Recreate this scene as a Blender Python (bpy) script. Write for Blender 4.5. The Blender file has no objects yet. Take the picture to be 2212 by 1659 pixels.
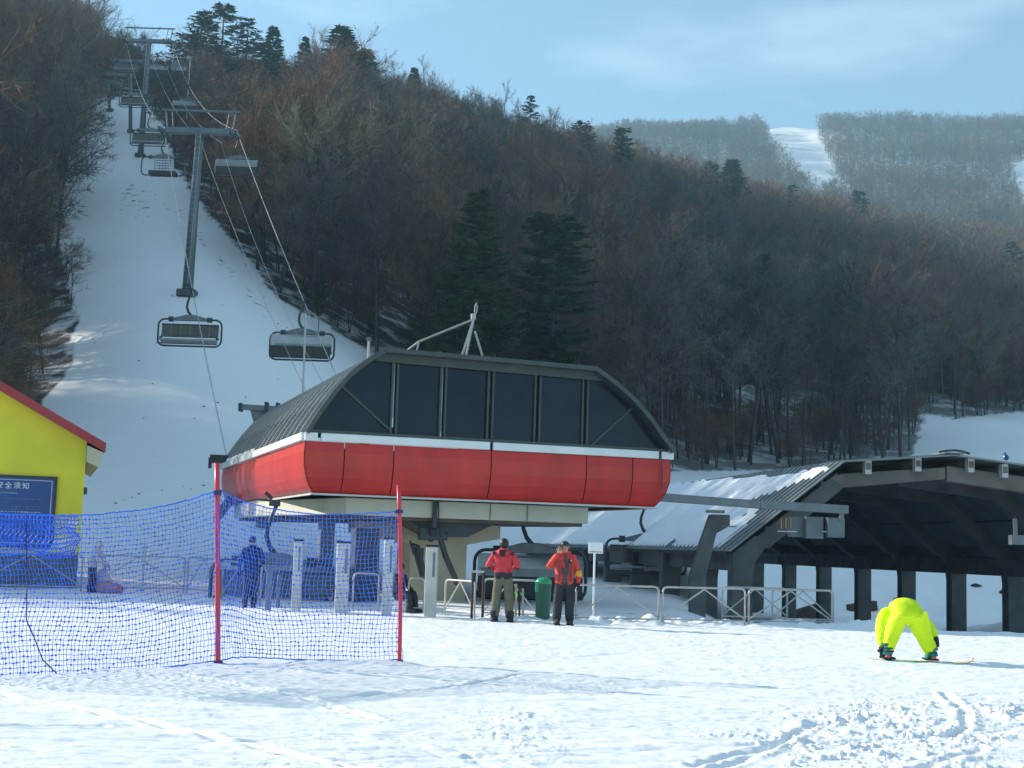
import bpy, bmesh, math, random
import numpy as np
from mathutils import Vector, Matrix, Euler
random.seed(7); rng = np.random.default_rng(7)
SC = bpy.context.scene
COL = SC.collection
R = math.radians

# ------------------------------------------------------------------ camera
FPX = 3040.0; CX, CY = 1106.0, 829.5          # photo measured at 2212 x 1659
PITCH = math.atan(350.3 / FPX); ROLL = R(1.8); EYE = 1.6
_f = Vector((0, math.cos(PITCH), math.sin(PITCH)))
_r0 = Vector((1, 0, 0)); _u0 = Vector((0, -math.sin(PITCH), math.cos(PITCH)))
_r = math.cos(ROLL) * _r0 + math.sin(ROLL) * _u0
_u = -math.sin(ROLL) * _r0 + math.cos(ROLL) * _u0
CAMP = Vector((0, 0, EYE))
cd = bpy.data.cameras.new("camera"); cam = bpy.data.objects.new("camera", cd); COL.objects.link(cam)
cd.sensor_width = 36; cd.lens = FPX / 2212 * 36; cd.clip_end = 6000; cd.clip_start = 0.1
M = Matrix.Identity(4)
for i in range(3):
    M[i][0] = _r[i]; M[i][1] = _u[i]; M[i][2] = -_f[i]; M[i][3] = CAMP[i]
cam.matrix_world = M
SC.camera = cam

# ------------------------------------------------------------------ light
SUN_AZ = -69.0      # degrees clockwise from +Y
SUN_EL = 22.0
world = bpy.data.worlds.new("World"); SC.world = world; world.use_nodes = True
nt = world.node_tree; nt.nodes.clear()
wo = nt.nodes.new("ShaderNodeOutputWorld"); bg = nt.nodes.new("ShaderNodeBackground")
sky = nt.nodes.new("ShaderNodeTexSky"); sky.sky_type = 'NISHITA'; sky.sun_disc = False
sky.sun_elevation = R(SUN_EL); sky.sun_rotation = R(SUN_AZ % 360)
sky.altitude = 600; sky.air_density = 1.0; sky.dust_density = 0.3; sky.ozone_density = 2.0
tc = nt.nodes.new("ShaderNodeTexCoord")
mp = nt.nodes.new("ShaderNodeMapping"); mp.inputs['Scale'].default_value = (1.6, 1.6, 6.5)
mp.inputs['Rotation'].default_value = (0, R(-20), 0)
nz = nt.nodes.new("ShaderNodeTexNoise"); nz.inputs['Scale'].default_value = 2.3
nz.inputs['Detail'].default_value = 8; nz.inputs['Roughness'].default_value = 0.55
rmp = nt.nodes.new("ShaderNodeMapRange")
rmp.inputs['From Min'].default_value = 0.52; rmp.inputs['From Max'].default_value = 0.80
rmp.inputs['To Min'].default_value = 0.16; rmp.inputs['To Max'].default_value = 0.5
mixc = nt.nodes.new("ShaderNodeMix"); mixc.data_type = 'RGBA'
mixc.inputs['B'].default_value = (7.6, 9.8, 10.8, 1)
nt.links.new(tc.outputs['Generated'], mp.inputs['Vector']); nt.links.new(mp.outputs[0], nz.inputs['Vector'])
nt.links.new(nz.outputs['Fac'], rmp.inputs['Value']); nt.links.new(rmp.outputs[0], mixc.inputs['Factor'])
tint = nt.nodes.new('ShaderNodeMix'); tint.data_type = 'RGBA'; tint.blend_type = 'MULTIPLY'; tint.inputs['Factor'].default_value = 1
tint.inputs['B'].default_value = (0.76, 1.0, 1.08, 1)
nt.links.new(sky.outputs[0], tint.inputs['A']); nt.links.new(tint.outputs['Result'], mixc.inputs['A']); nt.links.new(mixc.outputs['Result'], bg.inputs['Color'])
bg.inputs['Strength'].default_value = 0.072
nt.links.new(bg.outputs[0], wo.inputs['Surface'])
sl = bpy.data.lights.new("sun", 'SUN'); sl.energy = 4.3; sl.angle = R(0.6); sl.color = (1.0, 0.92, 0.80)
so = bpy.data.objects.new("sun", sl); COL.objects.link(so)
_az = R(SUN_AZ); _el = R(SUN_EL)
SUND = Vector((math.sin(_az) * math.cos(_el), math.cos(_az) * math.cos(_el), math.sin(_el)))
so.rotation_euler = SUND.to_track_quat('Z', 'Y').to_euler(); so.location = SUND * 300
SC.view_settings.view_transform = 'Standard'; SC.view_settings.look = 'None'
SC.view_settings.gamma = 1.0; SC.view_settings.exposure = 1.12
try: SC.view_settings.use_curve_mapping = False
except Exception: pass
SC.cycles.max_bounces = 6; SC.cycles.diffuse_bounces = 3; SC.cycles.volume_bounces = 0
SC.cycles.use_adaptive_sampling = True

# ------------------------------------------------------------------ pixel <-> place
def at(px, py, Y):
    d = _f + ((px - CX) / FPX) * _r - ((py - CY) / FPX) * _u
    k = Y / d.y
    return Vector((d.x * k, Y, EYE + d.z * k))
def hor(px): return 1180 + (px - CX) * math.tan(ROLL)
def proj_np(x, y, z):
    zz = z - EYE
    a = x * _r.x + y * _r.y + zz * _r.z; b = x * _u.x + y * _u.y + zz * _u.z; c = x * _f.x + y * _f.y + zz * _f.z
    return CX + FPX * a / c, CY - FPX * b / c

# ------------------------------------------------------------------ noise
_perm = rng.permutation(512); _ga = rng.uniform(0, 2 * np.pi, 512); _gx = np.cos(_ga); _gy = np.sin(_ga)
def pn(x, y):
    xi = np.floor(x).astype(np.int64); yi = np.floor(y).astype(np.int64); xf = x - xi; yf = y - yi
    def g(ix, iy, dx, dy):
        h = _perm[(_perm[ix & 511] + iy) & 511]
        return _gx[h] * dx + _gy[h] * dy
    u = xf * xf * xf * (xf * (xf * 6 - 15) + 10); v = yf * yf * yf * (yf * (yf * 6 - 15) + 10)
    a = g(xi, yi, xf, yf); b = g(xi + 1, yi, xf - 1, yf); c = g(xi, yi + 1, xf, yf - 1); d = g(xi + 1, yi + 1, xf - 1, yf - 1)
    return (a + u * (b - a)) * (1 - v) + (c + u * (d - c)) * v
def fbm(x, y, o=4, g=0.5):
    s = 0; a = 1.0
    for k in range(o):
        s = s + a * pn(x + 17.3 * k, y - 9.1 * k); a *= g; x = x * 2.03; y = y * 2.03
    return s

# ------------------------------------------------------------------ terrain height table
PROF = {   # column (pixel at the horizon) : list of (distance, pixel row of the ground) ; 'z' rows give heights
 -2500: ('z', [(50,0),(60,0.6),(80,2.5),(110,6),(150,12),(220,25),(300,40),(600,60),(1300,90)]),
 -1500: ('z', [(50,0),(58,1.0),(80,6),(110,16),(150,30),(220,55),(300,85),(600,90),(1300,100)]),
 -700:  ('z', [(48,0),(56,1.0),(80,12),(110,28),(150,48),(220,80),(300,112),(600,110),(1300,110)]),
 -300: ('y', [(46,1138),(56,1100),(80,880),(110,620),(150,350),(220,60),(300,-80),(340,-80),(600,300),(1300,600)]),
 0:    ('y', [(47,1146),(60,1095),(80,930),(100,770),(140,520),(200,250),(260,100),(300,80),(600,330),(1300,600)]),
 150:  ('y', [(48,1240),(62,1100),(80,945),(100,740),(140,470),(190,265),(240,150),(280,130),(600,360),(1300,600)]),
 300:  ('y', [(50,1245),(62,1105),(78,955),(105,612),(145,425),(180,292),(230,180),(265,155),(600,380),(1300,600)]),
 450:  ('y', [(50,1250),(62,1110),(78,955),(105,618),(150,420),(190,300),(230,215),(265,180),(600,380),(1300,560)]),
 600:  ('y', [(50,1255),(62,1115),(82,930),(108,690),(150,500),(200,310),(250,205),(270,195),(600,420),(1300,520)]),
 900:  ('y', [(50,1260),(80,1170),(98,940),(120,800),(160,610),(200,450),(250,320),(275,300),(600,450),(1300,450)]),
 1150: ('y', [(52,1262),(90,1216),(114,965),(132,880),(170,710),(220,520),(270,390),(300,365),(600,480),(900,420),(1300,320)]),
 1300: ('y', [(54,1265),(90,1218),(114,1020),(150,860),(200,660),(250,510),(300,430),(330,415),(600,490),(800,415),(1000,325),(1300,262)]),
 1450: ('y', [(56,1265),(86,1222),(116,1040),(160,920),(210,770),(270,590),(330,475),(370,455),(600,500),(800,440),(1000,350),(1300,240)]),
 1700: ('y', [(58,1268),(88,1232),(112,1085),(135,1020),(180,945),(240,800),(310,650),(400,520),(450,490),(650,500),(800,435),(1000,345),(1300,240)]),
 1960: ('y', [(60,1270),(88,1240),(115,1090),(150,1005),(190,910),(250,800),(330,700),(430,600),(500,560),(700,530),(850,450),(1050,335),(1300,243)]),
 2212: ('y', [(60,1275),(88,1248),(115,1090),(150,995),(200,905),(220,882),(300,790),(400,700),(500,620),(700,540),(850,460),(1050,335),(1300,246)]),
 2700: ('y', [(60,1290),(88,1262),(115,1090),(150,1010),(200,920),(230,890),(300,810),(400,700),(500,620),(700,540),(850,460),(1050,335),(1300,243)]),
 3800: ('z', [(60,0.3),(110,5),(150,14),(220,32),(300,55),(500,100),(900,230),(1300,380)]),
}
_tk = sorted(PROF)
LY = np.linspace(math.log(3.0), math.log(1700), 330); TY = np.exp(LY)
_cols = []
for k in _tk:
    mode, pts = PROF[k]
    if mode == 'z': ys = [p[0] for p in pts]; zs = [p[1] for p in pts]
    else: ys = [p[0] for p in pts]; zs = [EYE + (hor(k) - p[1]) / FPX * p[0] for p in pts]
    # the first row is where the level snow field ends
    zs = [z if (i or mode == 'z') else 0.0 for i, z in enumerate(zs)]
    ys = [3.0, ys[0] * 0.86] + ys + [1450, 1700]; zs = [0, 0] + zs + [zs[-1] - 4, zs[-1] - 30]
    _cols.append(np.interp(TY, ys, zs))
_cols = np.array(_cols)
TT = np.linspace(-1.25, 0.95, 300)
_tkt = np.array([(k - CX) / FPX for k in _tk])
TAB = np.empty((300, 330))
for j in range(330): TAB[:, j] = np.interp(TT, _tkt, _cols[:, j])
def _blur(a, n, ax):
    ker = np.exp(-0.5 * (np.arange(-3 * n, 3 * n + 1) / n) ** 2); ker /= ker.sum()
    pad = [(0, 0), (0, 0)]; pad[ax] = (3 * n, 3 * n); b = np.pad(a, pad, mode='edge')
    return np.apply_along_axis(lambda v: np.convolve(v, ker, mode='valid'), ax, b)
TAB = _blur(_blur(TAB, 4, 0), 3, 1)
_u_ = np.clip((TY - 35) / 60, 0, 1)
def ground_np(x, y):
    y = np.maximum(y, 3.0); t = np.clip(x / y, TT[0], TT[-1])
    fi = (t - TT[0]) / (TT[1] - TT[0]); fj = (np.log(y) - LY[0]) / (LY[1] - LY[0])
    i = np.clip(fi.astype(int), 0, 298); j = np.clip(fj.astype(int), 0, 328); a = np.clip(fi - i, 0, 1); b = np.clip(fj - j, 0, 1)
    z = TAB[i, j] * (1 - a) * (1 - b) + TAB[i + 1, j] * a * (1 - b) + TAB[i, j + 1] * (1 - a) * b + TAB[i + 1, j + 1] * a * b
    rough = np.clip((y - 60) / 120, 0, 1)
    z = z + rough * (1.6 * fbm(x / 32, y / 32, 3) + np.clip((y - 400) / 500, 0, 1) * 9 * fbm(x / 130, y / 130, 3))
    # low mounds of ploughed snow behind the chair shed
    sm = lambda q: np.clip(q, 0, 1) ** 2 * (3 - 2 * np.clip(q, 0, 1))
    z = z - 0.052 * np.clip(y - 31.8, 0, 60) * sm((y - 31.8) / 2.0) * sm((x / y - 0.115) / 0.05) * sm((114 - y) / 24)
    mm = np.clip((x - 19) / 3, 0, 1) * np.clip((y - 52) / 6, 0, 1) * np.clip((110 - y) / 25, 0, 1)
    z = z + mm * (0.2 + 0.9 * np.clip(fbm(x / 6 + 3, y / 9, 3), -0.2, 1))
    return z
def ground_hit(px, py, y0=3.0, y1=1400.0):
    Yv = np.exp(np.linspace(math.log(y0), math.log(y1), 900)); d = at(px, py, 1.0) - CAMP
    xv = d.x * Yv; zv = EYE + d.z * Yv; k = np.nonzero(ground_np(xv, Yv) >= zv)[0]
    if len(k) == 0: return None
    return Vector((float(xv[k[0]]), float(Yv[k[0]]), float(ground_np(xv[k[0]:k[0]+1], Yv[k[0]:k[0]+1])[0])))
def G(x, y): return float(ground_np(np.array([float(x)]), np.array([float(y)]))[0])
def inpoly(px, py, poly):
    c = np.zeros(px.shape, bool); n = len(poly); j = n - 1
    for i in range(n):
        xi, yi = poly[i]; xj, yj = poly[j]
        k = ((yi > py) != (yj > py)) & (px < (xj - xi) * (py - yi) / ((yj - yi) + 1e-9) + xi)
        c ^= k; j = i
    return c
CLEAR_NEAR = [(-9000,2500),(-9000,1400),(-700,1165),(-200,1120),(40,985),(85,880),(150,790),(165,700),(150,610),(118,520),(118,400),(140,300),
 (180,215),(300,205),(350,262),(372,330),(400,400),(440,440),(470,485),(540,565),(600,645),(700,700),(800,760),(950,880),(1200,965),(1440,1018),
 (1960,1012),(1978,950),(1990,893),(2060,905),(2212,888),(2700,875),(9000,900),(9000,2500)]
CLEAR_FAR = [[(1660,215),(1775,215),(1772,300),(1795,350),(1835,415),(1735,415),(1672,340),(1640,265)],
             [(2300,325),(2180,355),(2178,395),(2205,440),(2230,470),(2700,520),(2700,335)]]
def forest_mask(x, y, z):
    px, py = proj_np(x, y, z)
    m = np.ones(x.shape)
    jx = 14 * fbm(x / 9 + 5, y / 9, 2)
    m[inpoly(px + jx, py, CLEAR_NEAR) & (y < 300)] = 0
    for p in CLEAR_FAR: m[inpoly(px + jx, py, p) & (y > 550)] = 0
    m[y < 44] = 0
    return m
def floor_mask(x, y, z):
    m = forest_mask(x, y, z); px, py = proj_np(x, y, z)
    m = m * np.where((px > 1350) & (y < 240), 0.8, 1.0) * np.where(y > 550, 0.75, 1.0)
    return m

# ------------------------------------------------------------------ materials
def mat(name, col, rough=0.6, metal=0.0, var=0.12, scale=6.0, bump=0.0, bscale=40.0, spec=0.5, trans=0.0, alpha=1.0, coords='Object', stretch=None, col2=None):
    m = bpy.data.materials.new(name); m.use_nodes = True; t = m.node_tree; b = t.nodes['Principled BSDF']
    b.inputs['Roughness'].default_value = rough; b.inputs['Metallic'].default_value = metal
    b.inputs['Specular IOR Level'].default_value = spec; b.inputs['Alpha'].default_value = alpha
    if trans: b.inputs['Transmission Weight'].default_value = trans
    c = t.nodes.new('ShaderNodeTexCoord'); n = t.nodes.new('ShaderNodeTexNoise'); n.inputs['Scale'].default_value = scale; n.inputs['Detail'].default_value = 5
    src = c.outputs[coords]
    if stretch:
        mpp = t.nodes.new('ShaderNodeMapping'); mpp.inputs['Scale'].default_value = stretch
        t.links.new(src, mpp.inputs[0]); src = mpp.outputs[0]
    t.links.new(src, n.inputs['Vector'])
    r = t.nodes.new('ShaderNodeMapRange'); r.inputs['From Min'].default_value = 0.3; r.inputs['From Max'].default_value = 0.7
    mx = t.nodes.new('ShaderNodeMix'); mx.data_type = 'RGBA'
    c2 = col2 or [min(1, v * (1 + var)) for v in col]; c1 = col if col2 else [v * (1 - var) for v in col]
    mx.inputs['A'].default_value = (*c1, 1); mx.inputs['B'].default_value = (*c2, 1)
    t.links.new(n.outputs['Fac'], r.inputs['Value']); t.links.new(r.outputs[0], mx.inputs['Factor']); t.links.new(mx.outputs['Result'], b.inputs['Base Color'])
    if bump:
        n2 = t.nodes.new('ShaderNodeTexNoise'); n2.inputs['Scale'].default_value = bscale; n2.inputs['Detail'].default_value = 4
        bp = t.nodes.new('ShaderNodeBump'); bp.inputs['Strength'].default_value = bump; bp.inputs['Distance'].default_value = 0.02
        t.links.new(src, n2.inputs['Vector']); t.links.new(n2.outputs['Fac'], bp.inputs['Height']); t.links.new(bp.outputs[0], b.inputs['Normal'])
    return m
MT = {}
MT['steel'] = mat('galvanised steel', (0.15, 0.17, 0.185), 0.45, 0.4, 0.15, 3)
MT['steel_light'] = mat('pale painted steel', (0.50, 0.50, 0.47), 0.5, 0.1, 0.12, 3)
MT['tube'] = mat('fence tube steel', (0.42, 0.41, 0.38), 0.45, 0.3, 0.2, 4)
MT['darksteel'] = mat('dark steel', (0.045, 0.05, 0.055), 0.5, 0.2, 0.25, 4)
MT['cable'] = mat('wire rope steel', (0.42, 0.40, 0.38), 0.4, 0.5, 0.3, 2)
MT['red'] = mat('red enamel panel', (0.52, 0.020, 0.012), 0.36, 0, 0.16, 1.3, 0.03, 8, spec=0.5, stretch=(1.5, 1.5, 0.35))
MT['trim'] = mat('white aluminium trim', (0.72, 0.75, 0.74), 0.4, 0, 0.06, 2)
MT['beige'] = mat('beige painted girder', (0.56, 0.55, 0.44), 0.6, 0, 0.1, 1.3, 0.05, 10)
MT['beige2'] = mat('warm beige pier paint', (0.55, 0.47, 0.33), 0.7, 0, 0.14, 1.1, 0.1, 12)
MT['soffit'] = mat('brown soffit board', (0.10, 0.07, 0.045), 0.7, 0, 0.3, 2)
MT['glass'] = mat('tinted dark glazing', (0.008, 0.013, 0.028), 0.10, 0, 0.3, 0.8, 0.05, 0.6, spec=0.22)
MT['mullion'] = mat('grey green mullion', (0.055, 0.068, 0.065), 0.5, 0.2, 0.15, 4)
MT['roofsheet'] = mat('smoky roof sheet', (0.030, 0.042, 0.05), 0.16, 0.0, 0.25, 1.2, spec=0.9)
MT['concrete'] = mat('weathered concrete', (0.095, 0.098, 0.10), 0.85, 0, 0.3, 1.6, 0.25, 18)
MT['concrete_brown'] = mat('brown stained concrete', (0.15, 0.135, 0.115), 0.85, 0, 0.25, 1.6, 0.25, 18)
MT['panel_dark'] = mat('dark roof lining board', (0.055, 0.07, 0.085), 0.8, 0, 0.3, 1.5)
MT['metalroof'] = mat('ribbed roof metal', (0.22, 0.24, 0.24), 0.45, 0.4, 0.15, 2)
MT['yellow'] = mat('yellow render', (0.78, 0.70, 0.045), 0.85, 0, 0.11, 0.7, 0.15, 25)
MT['plinth'] = mat('dark grey plinth tile', (0.10, 0.11, 0.12), 0.7, 0, 0.2, 3)
MT['redfascia'] = mat('red roof fascia', (0.35, 0.03, 0.035), 0.5, 0, 0.12, 2)
MT['cream'] = mat('cream eave lining', (0.55, 0.52, 0.35), 0.7, 0, 0.1, 2)
MT['signblue'] = mat('blue sign face', (0.01, 0.06, 0.24), 0.4, 0, 0.15, 1.2)
MT['white'] = mat('white paint', (0.78, 0.80, 0.82), 0.5, 0, 0.05, 3)
MT['signtext'] = mat('pale sign lettering', (0.45, 0.5, 0.55), 0.6, 0, 0.1, 3)
MT['signtext2'] = mat('faded sign lettering', (0.10, 0.16, 0.30), 0.6, 0, 0.2, 9)
MT['netblue'] = mat('blue net cord', (0.03, 0.16, 0.85), 0.6, 0, 0.3, 2)
MT['polered'] = mat('red net pole', (0.60, 0.035, 0.07), 0.4, 0, 0.15, 2, spec=0.5)
MT['strapblue'] = mat('dark blue strap', (0.02, 0.03, 0.16), 0.6)
MT['jacket_red'] = mat('red jacket cloth', (0.55, 0.035, 0.045), 0.75, 0, 0.18, 7, 0.4, 14)
MT['jacket_orange'] = mat('orange red jacket cloth', (0.62, 0.045, 0.03), 0.75, 0, 0.18, 7, 0.4, 14)
MT['black_cloth'] = mat('black cloth', (0.018, 0.019, 0.024), 0.8, 0, 0.3, 7, 0.3, 14)
MT['grey_cloth'] = mat('charcoal cloth', (0.06, 0.055, 0.06), 0.8, 0, 0.2, 7, 0.3, 14)
MT['olive'] = mat('olive trouser cloth', (0.125, 0.115, 0.075), 0.8, 0, 0.2, 6, 0.5, 12)
MT['navy'] = mat('navy snowsuit cloth', (0.012, 0.02, 0.07), 0.8, 0, 0.3, 7, 0.3, 12)
MT['neon'] = mat('neon yellow snowsuit', (0.66, 0.88, 0.0), 0.65, 0, 0.05, 5, 0.5, 9)
MT['skin'] = mat('skin', (0.42, 0.24, 0.17), 0.55, 0, 0.1, 9)
MT['hair'] = mat('black hair', (0.012, 0.011, 0.011), 0.5)
MT['turquoise'] = mat('turquoise boot shell', (0.0, 0.22, 0.19), 0.4, 0, 0.3, 12)
MT['orange'] = mat('orange plastic', (0.6, 0.10, 0.03), 0.45)
MT['armband'] = mat('yellow armband', (0.75, 0.34, 0.02), 0.6, 0, 0.2, 20)
MT['greenbin'] = mat('dark green plastic bin', (0.006, 0.10, 0.055), 0.4, 0, 0.15, 4)
MT['greenlid'] = mat('green bin lid', (0.02, 0.30, 0.13), 0.3, 0, 0.1, 4)
MT['lime'] = mat('lime green plastic', (0.20, 0.75, 0.10), 0.5)
MT['lightcloth'] = mat('off white jacket cloth', (0.55, 0.50, 0.50), 0.8, 0, 0.2, 6, 0.4, 12)
MT['pinkcloth'] = mat('dull pink cloth', (0.42, 0.20, 0.20), 0.8, 0, 0.3, 6, 0.4, 12)
MT['wood'] = mat('weathered timber', (0.07, 0.042, 0.028), 0.85, 0, 0.4, 5, 0.4, 20)
MT['rock'] = mat('dark rock', (0.045, 0.042, 0.045), 0.9, 0, 0.4, 3, 0.5, 9)
MT['chair_grey'] = mat('grey brown chair shell', (0.10, 0.095, 0.08), 0.45, 0, 0.2, 1.5)
MT['chair_seat'] = mat('dark chair seat', (0.028, 0.030, 0.033), 0.6, 0, 0.2, 3)
MT['chair_pale'] = mat('pale chair slat panel', (0.32, 0.34, 0.36), 0.5, 0, 0.1, 3)
MT['bubble'] = mat('smoky bubble hood', (0.30, 0.33, 0.33), 0.2, 0, 0.1, 2, alpha=0.75)
MT['bark'] = mat('grey brown bark', (0.055, 0.047, 0.042), 0.9, 0, 0.3, 3)
MT['bark_pale'] = mat('pale bark', (0.27, 0.24, 0.19), 0.8, 0, 0.3, 3)
def twigmat(name, a, b):
    m = bpy.data.materials.new(name); m.use_nodes = True; t = m.node_tree; p = t.nodes['Principled BSDF']
    p.inputs['Roughness'].default_value = 0.85; p.inputs['Specular IOR Level'].default_value = 0.15
    oi = t.nodes.new('ShaderNodeObjectInfo'); mx = t.nodes.new('ShaderNodeMix'); mx.data_type = 'RGBA'
    mx.inputs['A'].default_value = (*a, 1); mx.inputs['B'].default_value = (*b, 1)
    t.links.new(oi.outputs['Random'], mx.inputs['Factor']); t.links.new(mx.outputs['Result'], p.inputs['Base Color'])
    return m
MT['twig_brown'] = twigmat('brown twigs', (0.20, 0.145, 0.110), (0.060, 0.052, 0.046))
MT['twig_red'] = twigmat('rusty twigs', (0.27, 0.15, 0.10), (0.10, 0.068, 0.056))
MT['twig_olive'] = twigmat('olive grey twigs', (0.25, 0.22, 0.14), (0.09, 0.084, 0.064))
MT['twig_grey'] = twigmat('grey twigs', (0.17, 0.16, 0.16), (0.055, 0.052, 0.056))
MT['twig_pale'] = twigmat('pale twigs', (0.24, 0.20, 0.15), (0.20, 0.16, 0.12))
MT['needle'] = twigmat('dark spruce needles', (0.022, 0.040, 0.018), (0.014, 0.026, 0.015))
MT['needle2'] = twigmat('mossy spruce needles', (0.055, 0.075, 0.022), (0.030, 0.046, 0.018))

def snow_material(name, forest):
    m = bpy.data.materials.new(name); m.use_nodes = True; t = m.node_tree; p = t.nodes['Principled BSDF']
    p.inputs['Roughness'].default_value = 0.65; p.inputs['Specular IOR Level'].default_value = 0.25
    c = t.nodes.new('ShaderNodeTexCoord')
    n = t.nodes.new('ShaderNodeTexNoise'); n.inputs['Scale'].default_value = 1.3; n.inputs['Detail'].default_value = 8
    mp2 = t.nodes.new('ShaderNodeMapping'); mp2.inputs['Scale'].default_value = (0.6, 1.0, 1.0)
    t.links.new(c.outputs['Object'], mp2.inputs[0]); t.links.new(mp2.outputs[0], n.inputs['Vector'])
    mx = t.nodes.new('ShaderNodeMix'); mx.data_type = 'RGBA'
    mx.inputs['A'].default_value = (0.83, 0.84, 0.84, 1); mx.inputs['B'].default_value = (0.90, 0.895, 0.875, 1)
    t.links.new(n.outputs['Fac'], mx.inputs['Factor']); colo = mx.outputs['Result']
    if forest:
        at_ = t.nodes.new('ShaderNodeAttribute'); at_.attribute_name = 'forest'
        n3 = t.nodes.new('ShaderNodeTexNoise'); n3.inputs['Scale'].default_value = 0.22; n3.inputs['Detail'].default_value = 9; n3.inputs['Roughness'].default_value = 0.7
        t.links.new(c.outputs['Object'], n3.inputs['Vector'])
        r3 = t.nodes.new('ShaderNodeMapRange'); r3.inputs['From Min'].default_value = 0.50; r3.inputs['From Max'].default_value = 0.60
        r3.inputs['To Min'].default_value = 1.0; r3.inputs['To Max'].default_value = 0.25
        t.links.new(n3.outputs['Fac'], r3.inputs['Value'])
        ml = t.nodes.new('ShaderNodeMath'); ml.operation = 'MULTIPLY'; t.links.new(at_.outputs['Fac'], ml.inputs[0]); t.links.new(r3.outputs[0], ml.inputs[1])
        # speckles of dead grass on the open slope
        n4 = t.nodes.new('ShaderNodeTexNoise'); n4.inputs['Scale'].default_value = 0.9; n4.inputs['Detail'].default_value = 10; n4.inputs['Roughness'].default_value = 0.75
        t.links.new(c.outputs['Object'], n4.inputs['Vector'])
        at2 = t.nodes.new('ShaderNodeAttribute'); at2.attribute_name = 'brushy'
        ad = t.nodes.new('ShaderNodeMath'); ad.operation = 'MULTIPLY_ADD'; t.links.new(at2.outputs['Fac'], ad.inputs[0]); ad.inputs[1].default_value = 0.16
        t.links.new(n4.outputs['Fac'], ad.inputs[2])
        r4 = t.nodes.new('ShaderNodeMapRange'); r4.inputs['From Min'].default_value = 0.70; r4.inputs['From Max'].default_value = 0.735
        t.links.new(ad.outputs[0], r4.inputs['Value'])
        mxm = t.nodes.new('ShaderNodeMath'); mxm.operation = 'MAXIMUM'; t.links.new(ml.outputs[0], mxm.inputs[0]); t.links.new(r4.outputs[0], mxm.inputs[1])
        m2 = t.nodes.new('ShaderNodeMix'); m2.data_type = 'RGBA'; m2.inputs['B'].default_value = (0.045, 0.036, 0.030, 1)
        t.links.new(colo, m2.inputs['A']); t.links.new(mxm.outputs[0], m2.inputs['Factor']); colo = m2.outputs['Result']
    t.links.new(colo, p.inputs['Base Color'])
    nb = t.nodes.new('ShaderNodeTexNoise'); nb.inputs['Scale'].default_value = 14; nb.inputs['Detail'].default_value = 6
    mp3 = t.nodes.new('ShaderNodeMapping'); mp3.inputs['Scale'].default_value = (0.35, 1.0, 1.0)
    t.links.new(c.outputs['Object'], mp3.inputs[0]); t.links.new(mp3.outputs[0], nb.inputs['Vector'])
    bp = t.nodes.new('ShaderNodeBump'); bp.inputs['Strength'].default_value = 0.5; bp.inputs['Distance'].default_value = 0.02
    t.links.new(nb.outputs['Fac'], bp.inputs['Height']); t.links.new(bp.outputs[0], p.inputs['Normal'])
    return m
MT['snow'] = snow_material('trodden snow', False); MT['snow_hill'] = snow_material('mountain snow and litter', True)
MT['roofsnow'] = mat('roof snow', (0.86, 0.88, 0.90), 0.7, 0, 0.04, 4, 0.6, 10, spec=0.2)

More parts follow.
